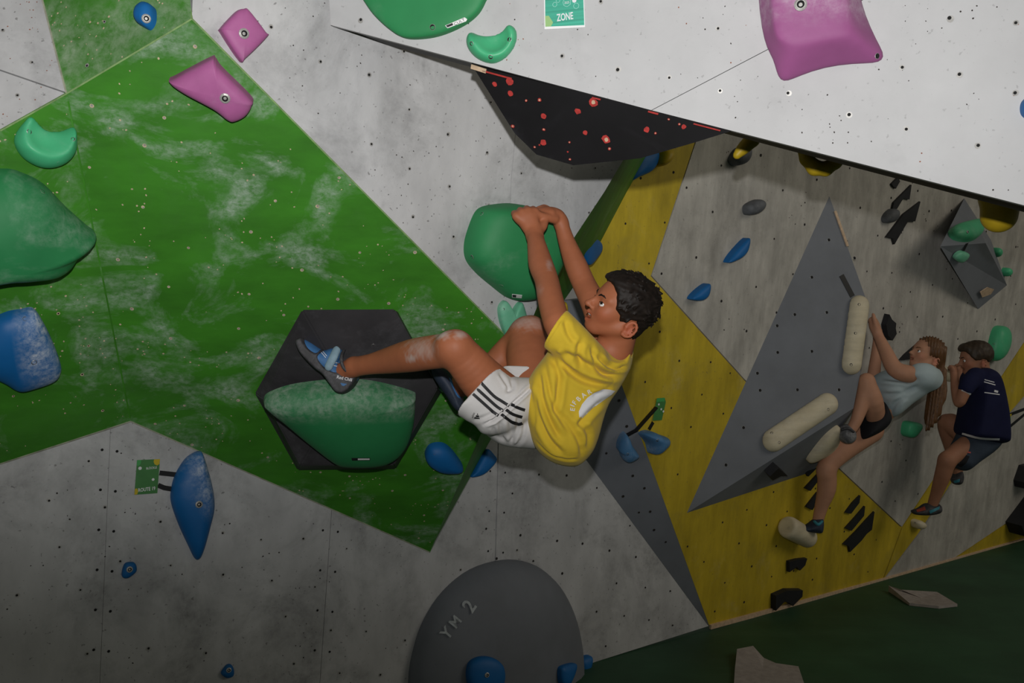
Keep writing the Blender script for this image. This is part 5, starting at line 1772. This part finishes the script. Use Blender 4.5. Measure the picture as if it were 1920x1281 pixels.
sh = empty('shoe', at(640, 720, 2.395))
sh.parent = boy
sh.location = at(640, 720, 2.395) - boy.location
YS = 2.398
f = Field(V3(at(550, 750, YS)) - 0.07, V3(at(685, 620, YS)) + 0.07, 0.0026)
pslab(f, [(566, 645), (572, 635), (584, 641), (597, 651), (608, 657), (622, 653), (636, 655), (645, 660), (640, 676), (644, 690), (655, 700), (671, 703), (668, 716), (650, 730), (630, 722), (612, 700), (590, 684), (574, 664)], YS, 0.038, 0.026, 0.006, tilt=(0.12, 0))
f.cap(at(662, 686, 2.37), at(646, 682, 2.388), 0.024, 0.020, 0.004, 'sub')
up_ = sdf_obj('upper', f, M['shoe_blue'], sh, 1)
f = Field(V3(at(550, 750, YS)) - 0.07, V3(at(685, 620, YS)) + 0.07, 0.0026)
pslab(f, [(559, 642), (563, 634), (572, 632), (577, 640), (586, 652), (598, 660), (604, 655), (610, 658), (604, 668), (612, 683), (624, 692), (648, 698), (671, 703), (669, 714), (661, 728), (650, 737), (640, 738), (630, 733), (618, 716), (607, 701), (594, 691), (579, 676), (566, 660)], YS, 0.0425, 0.007, 0.004, tilt=(0.12, 0), smooth=3)
rb = sdf_obj('rubber_rand', f, M['rubber'], sh, 1)
f = Field(V3(at(595, 710, YS)) - 0.07, V3(at(665, 640, YS)) + 0.07, 0.0026)
pchain(f, [(631, 657, YS - 0.030, 8), (625, 670, YS - 0.041, 8.5), (616, 688, YS - 0.046, 8)], 0.004, flat=(0.1, 1, 0.1), fs=0.42)
sdf_obj('strap', f, M['shoe_strap'], sh, 1)
f = Field(V3(at(630, 715, YS)) - 0.08, V3(at(680, 645, YS)) + 0.08, 0.0026)
pchain(f, [(645, 656, 2.372, 3), (640, 668, 2.352, 3.4), (642, 685, 2.345, 3.4), (652, 697, 2.350, 3.4), (670, 702, 2.362, 3.2)], 0.004)
sdf_obj('collar', f, M['rubber'], sh, 1)
bvr = bvh_of(rb)
pl_ = on_mesh_plane(bvr, 646, 710)
u0 = (pl_.hit(650, 710) - pl_.hit(646, 710)).normalized()
pl_.u, pl_.v = u0, pl_.n.cross(u0).normalized()
text('lettering', 'Red Chili', pl_, 646, 710, 0.0085, 'print_white', sh, ang=math.radians(-12), off=0.0025, sx=0.95, bold=0.015)
decal('heel_patch', [(638, 718), (651, 720), (645, 724), (641, 723)], bvr, 'shoe_blue', sh, 2.0, 0.0014)
bvu = bvh_of(up_)
for pts in ([(601, 660), (611, 671)], [(604, 658), (613, 668)], [(626, 680), (634, 681)], [(624, 685.5), (638, 688.5)]):
    decal('seam_piping', band(pts, 1.2), bvu, 'print_white', sh, 2.0, 0.0012)
sh2 = empty('shoe', at(845, 730, 2.48))
sh2.parent = boy
sh2.location = at(845, 730, 2.48) - boy.location
f = Field(V3(at(795, 790, 2.49)) - 0.08, V3(at(885, 665, 2.49)) + 0.08, 0.003)
pslab(f, [(808, 690), (815, 682), (828, 682), (842, 696), (856, 716), (868, 742), (870, 764), (862, 772), (850, 764), (836, 742), (822, 722), (812, 706)], 2.49, 0.042, 0.026, 0.006)
sdf_obj('rubber_rand', f, M['shoe_navy'], sh2, 1)
f = Field(V3(at(795, 790, 2.48)) - 0.08, V3(at(885, 665, 2.48)) + 0.08, 0.003)
pslab(f, [(838, 700), (850, 712), (862, 735), (866, 748), (856, 745), (846, 726)], 2.485, 0.048, 0.02, 0.006)
sdf_obj('upper', f, M['shoe_blue'], sh2, 1)
tag(boy, 'boy in a yellow T-shirt and white shorts hanging from the big green hold', 'person')
hold('pale green hold under the boy\'s right shoe', [(812, 680), (824, 676), (832, 690), (836, 712), (826, 722), (814, 706)], A, 0.06, 'h_pale', (), lip=0.4)

# ---------------- the girl in pale blue on the far wall
GY = 4.2
girl = empty('person', at(1660, 790, GY))
GH = Head(1738, 664, GY + 0.02, (-0.90, -0.12, 0.32), (0.36, 0.0, 0.93), 0.84)
GSK = (0.46, 0.235, 0.145)
f = Field(V3(at(1480, 1015, GY)) - np.array((0.1, 0.34, 0.1)), V3(at(1800, 560, GY)) + np.array((0.1, 0.36, 0.1)), 0.0062)
GH.skull(f)
f.cap(GH.p(-0.022, 0, -0.045), at(1738, 704, GY + 0.02), 0.040, 0.046, 0.02)
pchain(f, [(1728, 712, GY, 24), (1690, 735, GY, 26), (1650, 772, GY, 24)], 0.03)
pchain(f, [(1738, 704, GY - 0.10, 11), (1706, 702, GY - 0.12, 16.5), (1678, 692, GY - 0.10, 15), (1662, 662, GY - 0.06, 12.5), (1646, 628, GY + 0.0, 8.5)], 0.012)
pchain(f, [(1646, 628, GY, 8.5), (1640, 612, GY + 0.01, 10), (1637, 602, GY + 0.02, 8)], 0.01)
for i in range(4):
    pchain(f, [(1640, 608, GY + 0.0 + 0.018 * i, 4.5), (1634, 598 + i, GY + 0.0 + 0.018 * i, 3.6), (1630, 601 + i, GY + 0.01 + 0.018 * i, 3.2)], 0.006)
pchain(f, [(1644, 620, GY - 0.01, 4.5), (1640, 600, GY - 0.02, 4), (1637, 590, GY - 0.015, 3.4)], 0.008)
pchain(f, [(1700, 720, GY + 0.14, 15), (1638, 744, GY + 0.16, 12), (1634, 730, GY + 0.16, 12), (1640, 690, GY + 0.18, 11), (1645, 640, GY + 0.2, 8), (1645, 622, GY + 0.2, 9)], 0.016)
# folded leg
pchain(f, [(1642, 784, GY - 0.06, 17), (1637, 752, GY - 0.13, 18), (1625, 715, GY - 0.13, 14.5)], 0.012)
pchain(f, [(1625, 715, GY - 0.13, 14.5), (1618, 750, GY - 0.13, 14), (1607, 785, GY - 0.14, 11), (1598, 803, GY - 0.14, 10)], 0.012)
# standing leg
pchain(f, [(1630, 805, GY + 0.02, 26), (1585, 838, GY - 0.01, 23), (1556, 868, GY - 0.02, 18), (1548, 885, GY - 0.02, 16)], 0.025)
pchain(f, [(1550, 880, GY - 0.02, 17), (1550, 915, GY + 0.0, 17), (1540, 950, GY + 0.02, 12), (1533, 978, GY + 0.03, 10)], 0.016)
sdf_obj('body', f, M['skin_fair'], girl, 1, colour=lambda V, N: GH.tint(V, GSK))
GH.eyes(girl, (0.9, 0, 0.2))
GH.brows(girl, 'hair_brown')
f = Field(V3(at(1690, 830, GY)) - 0.12, V3(at(1800, 610, GY)) + 0.14, 0.005)
GH.ell(f, (-0.012, 0, 0.026), (0.094, 0.080, 0.083))
GH.ell(f, (-0.05, 0, -0.01), (0.05, 0.06, 0.06), 0.02)
f.slab(GH.p(0, 0, 0), GH.F, GH.U, GH.L, [(0.2, 0.062), (0.07, 0.066), (0.045, 0.05), (0.03, 0.02), (0.016, -0.01), (-0.01, -0.012), (-0.036, -0.012), (-0.05, -0.05), (-0.06, -0.2), (0.2, -0.2)], 0.4, 0.004, k=0.008, mode='sub')
pchain(f, [(1756, 672, GY + 0.02, 9), (1762, 700, GY + 0.02, 12), (1756, 745, GY + 0.0, 15), (1746, 785, GY - 0.02, 11), (1738, 806, GY - 0.03, 3)], 0.02)
sdf_obj('hair', f, M['hair_brown'], girl, 1, post=lambda V, N: V + N * (0.004 * np.sin(proj(V)[:, 0] * 1.1 + 0.15 * proj(V)[:, 1]))[:, None])
f = Field(V3(at(1620, 800, GY)) - np.array((0.1, 0.32, 0.1)), V3(at(1770, 660, GY)) + np.array((0.1, 0.25, 0.1)), 0.006)
pslab(f, [(1712, 690), (1745, 686), (1754, 700), (1750, 722), (1730, 740), (1705, 757), (1682, 776), (1668, 782), (1655, 770), (1644, 748), (1636, 714), (1664, 694), (1690, 694)], GY, 0.125, 0.08)
pchain(f, [(1744, 710, GY - 0.08, 22), (1734, 705, GY - 0.115, 24), (1725, 703, GY - 0.12, 22)], 0.02)
sdf_obj('shirt', f, M['shirt_pale'], girl, 1, post=creaser([([(1650, 706), (1690, 712), (1725, 712)], 5, 0.01), ([(1655, 740), (1690, 738), (1722, 722)], 4, 0.008), ([(1668, 775), (1680, 755), (1700, 742)], 4, 0.008), ([(1645, 725), (1670, 725), (1700, 728)], 4, 0.006)]))
f = Field(V3(at(1585, 840, GY)) - np.array((0.1, 0.3, 0.1)), V3(at(1675, 730, GY)) + np.array((0.1, 0.3, 0.1)), 0.006)
pslab(f, [(1646, 748), (1660, 768), (1662, 788), (1645, 808), (1610, 824), (1603, 812), (1612, 788), (1630, 768)], GY + 0.0, 0.125, 0.05)
sdf_obj('shorts', f, M['black_cloth'], girl, 1)
for lab, out, Y_, m in (('shoe', [(1576, 800), (1590, 796), (1602, 806), (1604, 822), (1594, 832), (1580, 830), (1572, 816)], GY - 0.13, 'shoe_silver'), ('shoe', [(1498, 988), (1512, 984), (1526, 974), (1542, 972), (1543, 990), (1538, 1000), (1520, 998), (1500, 996)], GY + 0.02, 'shoe_navy')):
    s_ = np.mean(np.array(out), 0)
    f = Field(V3(at(s_[0], s_[1], Y_)) - 0.14, V3(at(s_[0], s_[1], Y_)) + 0.14, 0.005)
    pslab(f, out, Y_, 0.045, 0.035)
    shx = sdf_obj('shoe', f, M[m], girl, 1)
    f = Field(V3(at(s_[0], s_[1], Y_)) - 0.14, V3(at(s_[0], s_[1], Y_)) + 0.14, 0.005)
    if s_[1] > 900:
        pchain(f, [(1527, 978, Y_ - 0.03, 3), (1534, 984, Y_ - 0.046, 3), (1541, 978, Y_ - 0.03, 3)], 0.004)
        sdf_obj('collar', f, M['shoe_teal'], shx, 1)
    else:
        pchain(f, [(1578, 806, Y_ - 0.04, 3), (1590, 803, Y_ - 0.05, 3), (1600, 810, Y_ - 0.04, 3)], 0.004)
        sdf_obj('strap', f, M['rubber'], shx, 1)
tag(girl, 'girl with long brown ponytail in pale blue shirt clinging beside the grey pyramid', 'person')

# ---------------- the boy in navy at the right
NY = 4.55
lad = empty('person', at(1800, 850, NY))
NH = Head(1829, 672, NY, (-0.72, 0.16, -0.10), (0.10, 0.0, 1.0), 0.86)
NSK = (0.34, 0.16, 0.095)
f = Field(V3(at(1700, 975, NY)) - np.array((0.1, 0.28, 0.1)), V3(at(1895, 630, NY)) + np.array((0.1, 0.36, 0.1)), 0.0062)
NH.skull(f)
f.cap(NH.p(-0.02, 0, -0.045), at(1842, 705, NY), 0.042, 0.046, 0.02)
pchain(f, [(1844, 720, NY, 20), (1844, 770, NY, 20), (1840, 820, NY, 20)], 0.02)
pchain(f, [(1822, 708, NY - 0.08, 12), (1808, 735, NY - 0.09, 11), (1798, 755, NY - 0.08, 9.5), (1792, 730, NY - 0.04, 8.5), (1789, 705, NY + 0.0, 6.5), (1788, 692, NY + 0.02, 7)], 0.012)
for i in range(4):
    pchain(f, [(1788, 694, NY + 0.015 * i, 4), (1783, 687 + i, NY + 0.01 + 0.016 * i, 3.2), (1779, 690 + i, NY + 0.02 + 0.016 * i, 2.8)], 0.006)
pchain(f, [(1848, 712, NY + 0.15, 12), (1812, 745, NY + 0.2, 10), (1800, 705, NY + 0.24, 8), (1796, 690, NY + 0.24, 8)], 0.014)
pchain(f, [(1830, 825, NY, 20), (1795, 848, NY - 0.03, 17), (1776, 864, NY - 0.06, 15.5)], 0.012)
pchain(f, [(1776, 862, NY - 0.06, 15.5), (1768, 890, NY - 0.04, 14.5), (1756, 925, NY + 0.0, 10.5), (1748, 948, NY + 0.02, 9)], 0.014)
pchain(f, [(1815, 815, NY + 0.12, 24), (1776, 793, NY + 0.18, 17), (1786, 840, NY + 0.22, 14), (1796, 885, NY + 0.22, 9)], 0.016)
sdf_obj('body', f, M['skin_fair'], lad, 1, colour=lambda V, N: NH.tint(V, NSK))
NH.eyes(lad, (0.9, 0, -0.1))
NH.brows(lad, 'hair_dark')
f = Field(V3(NH.p(0, 0, 0.02)) - 0.14, V3(NH.p(0, 0, 0.02)) + 0.14, 0.004)
NH.ell(f, (-0.010, 0, 0.028), (0.098, 0.081, 0.084))
NH.ell(f, (0.05, 0, 0.07), (0.04, 0.055, 0.03), 0.02)
f.slab(NH.p(0, 0, 0), NH.F, NH.U, NH.L, [(0.2, 0.048), (0.08, 0.050), (0.05, 0.040), (0.034, 0.01), (0.012, -0.012), (-0.03, -0.008), (-0.048, -0.03), (-0.055, -0.07), (-0.06, -0.2), (0.2, -0.2)], 0.4, 0.004, k=0.006, mode='sub')
sdf_obj('hair', f, M['hair_dark'], lad, 1, post=lambda V, N: V + N * (0.003 * wob(2, V, 220))[:, None])
f = Field(V3(at(1780, 845, NY)) - 0.2, V3(at(1900, 670, NY)) + 0.22, 0.006)
pslab(f, [(1826, 690), (1850, 690), (1864, 706), (1874, 745), (1880, 788), (1877, 828), (1840, 826), (1802, 817), (1806, 780), (1812, 745), (1812, 710)], NY, 0.13, 0.045)
pchain(f, [(1830, 706, NY - 0.07, 17), (1818, 718, NY - 0.085, 16), (1812, 728, NY - 0.09, 14)], 0.014)
ns = sdf_obj('shirt', f, M['navy_cloth'], lad, 1)
bvn = bvh_of(ns)
decal('white_hem', band([(1805, 813), (1838, 821), (1874, 823)], 3.6), bvn, 'print_white', ns, 3.0, 0.004)
decal('sleeve_hem', band([(1803, 732), (1811, 737), (1820, 739)], 4.0), bvn, 'print_white', ns, 3.0, 0.003)
for pts, w_ in (([(1846, 712), (1864, 717)], 1.6), ([(1845, 716), (1866, 722)], 1.8), ([(1846, 736), (1874, 740)], 1.8), ([(1864, 733), (1871, 735)], 4)):
    decal('back_print', band(pts, w_), bvn, 'print_white', ns, 3.0, 0.002)
f = Field(V3(at(1765, 895, NY)) - 0.2, V3(at(1890, 780, NY)) + 0.24, 0.006)
pslab(f, [(1806, 808), (1840, 815), (1872, 822), (1862, 842), (1830, 866), (1808, 882), (1792, 878), (1774, 868), (1784, 845), (1796, 822)], NY + 0.02, 0.10, 0.06)
pslab(f, [(1790, 786), (1812, 784), (1818, 815), (1800, 830), (1788, 812)], NY + 0.16, 0.08, 0.05)
nsh = sdf_obj('shorts', f, M['slate_cloth'], lad, 1)
bvq = bvh_of(nsh)
decal('pocket', [(1786, 842), (1800, 850), (1818, 856), (1812, 868), (1802, 876), (1784, 866), (1780, 858)], bvq, 'black_cloth', nsh, 4.0, 0.002)
decal('pocket_edge', band([(1788, 836), (1800, 845), (1820, 849)], 2.8), bvq, 'pocket_red', nsh, 3.0, 0.0025)
for out, Y_, m, m2 in (([(1710, 958), (1722, 953), (1736, 944), (1748, 946), (1762, 946), (1763, 960), (1745, 966), (1715, 965)], NY + 0.02, 'rubber', 'shoe_teal'), ([(1784, 898), (1792, 884), (1802, 882), (1805, 896), (1800, 908), (1788, 908)], NY + 0.22, 'rubber', 'shoe_teal')):
    s_ = np.mean(np.array(out), 0)
    f = Field(V3(at(s_[0], s_[1], Y_)) - 0.14, V3(at(s_[0], s_[1], Y_)) + 0.14, 0.005)
    pslab(f, out, Y_, 0.045, 0.03)
    shx = sdf_obj('shoe', f, M[m], lad, 1)
    bvx = bvh_of(shx)
    if s_[1] > 930:
        decal('side_patch', [(1742, 958), (1762, 950), (1761, 955), (1744, 963)], bvx, 'shoe_teal', shx, 3.0, 0.002)
        decal('toe_patch', [(1718, 957), (1734, 950), (1736, 957), (1720, 961)], bvx, 'shoe_red', shx, 3.0, 0.002)
    else:
        decal('side_patch', [(1788, 902), (1800, 898), (1799, 904), (1790, 906)], bvx, 'shoe_teal', shx, 3.0, 0.002)
tag(lad, 'boy in a navy shirt with white hems climbing at the far right', 'person')
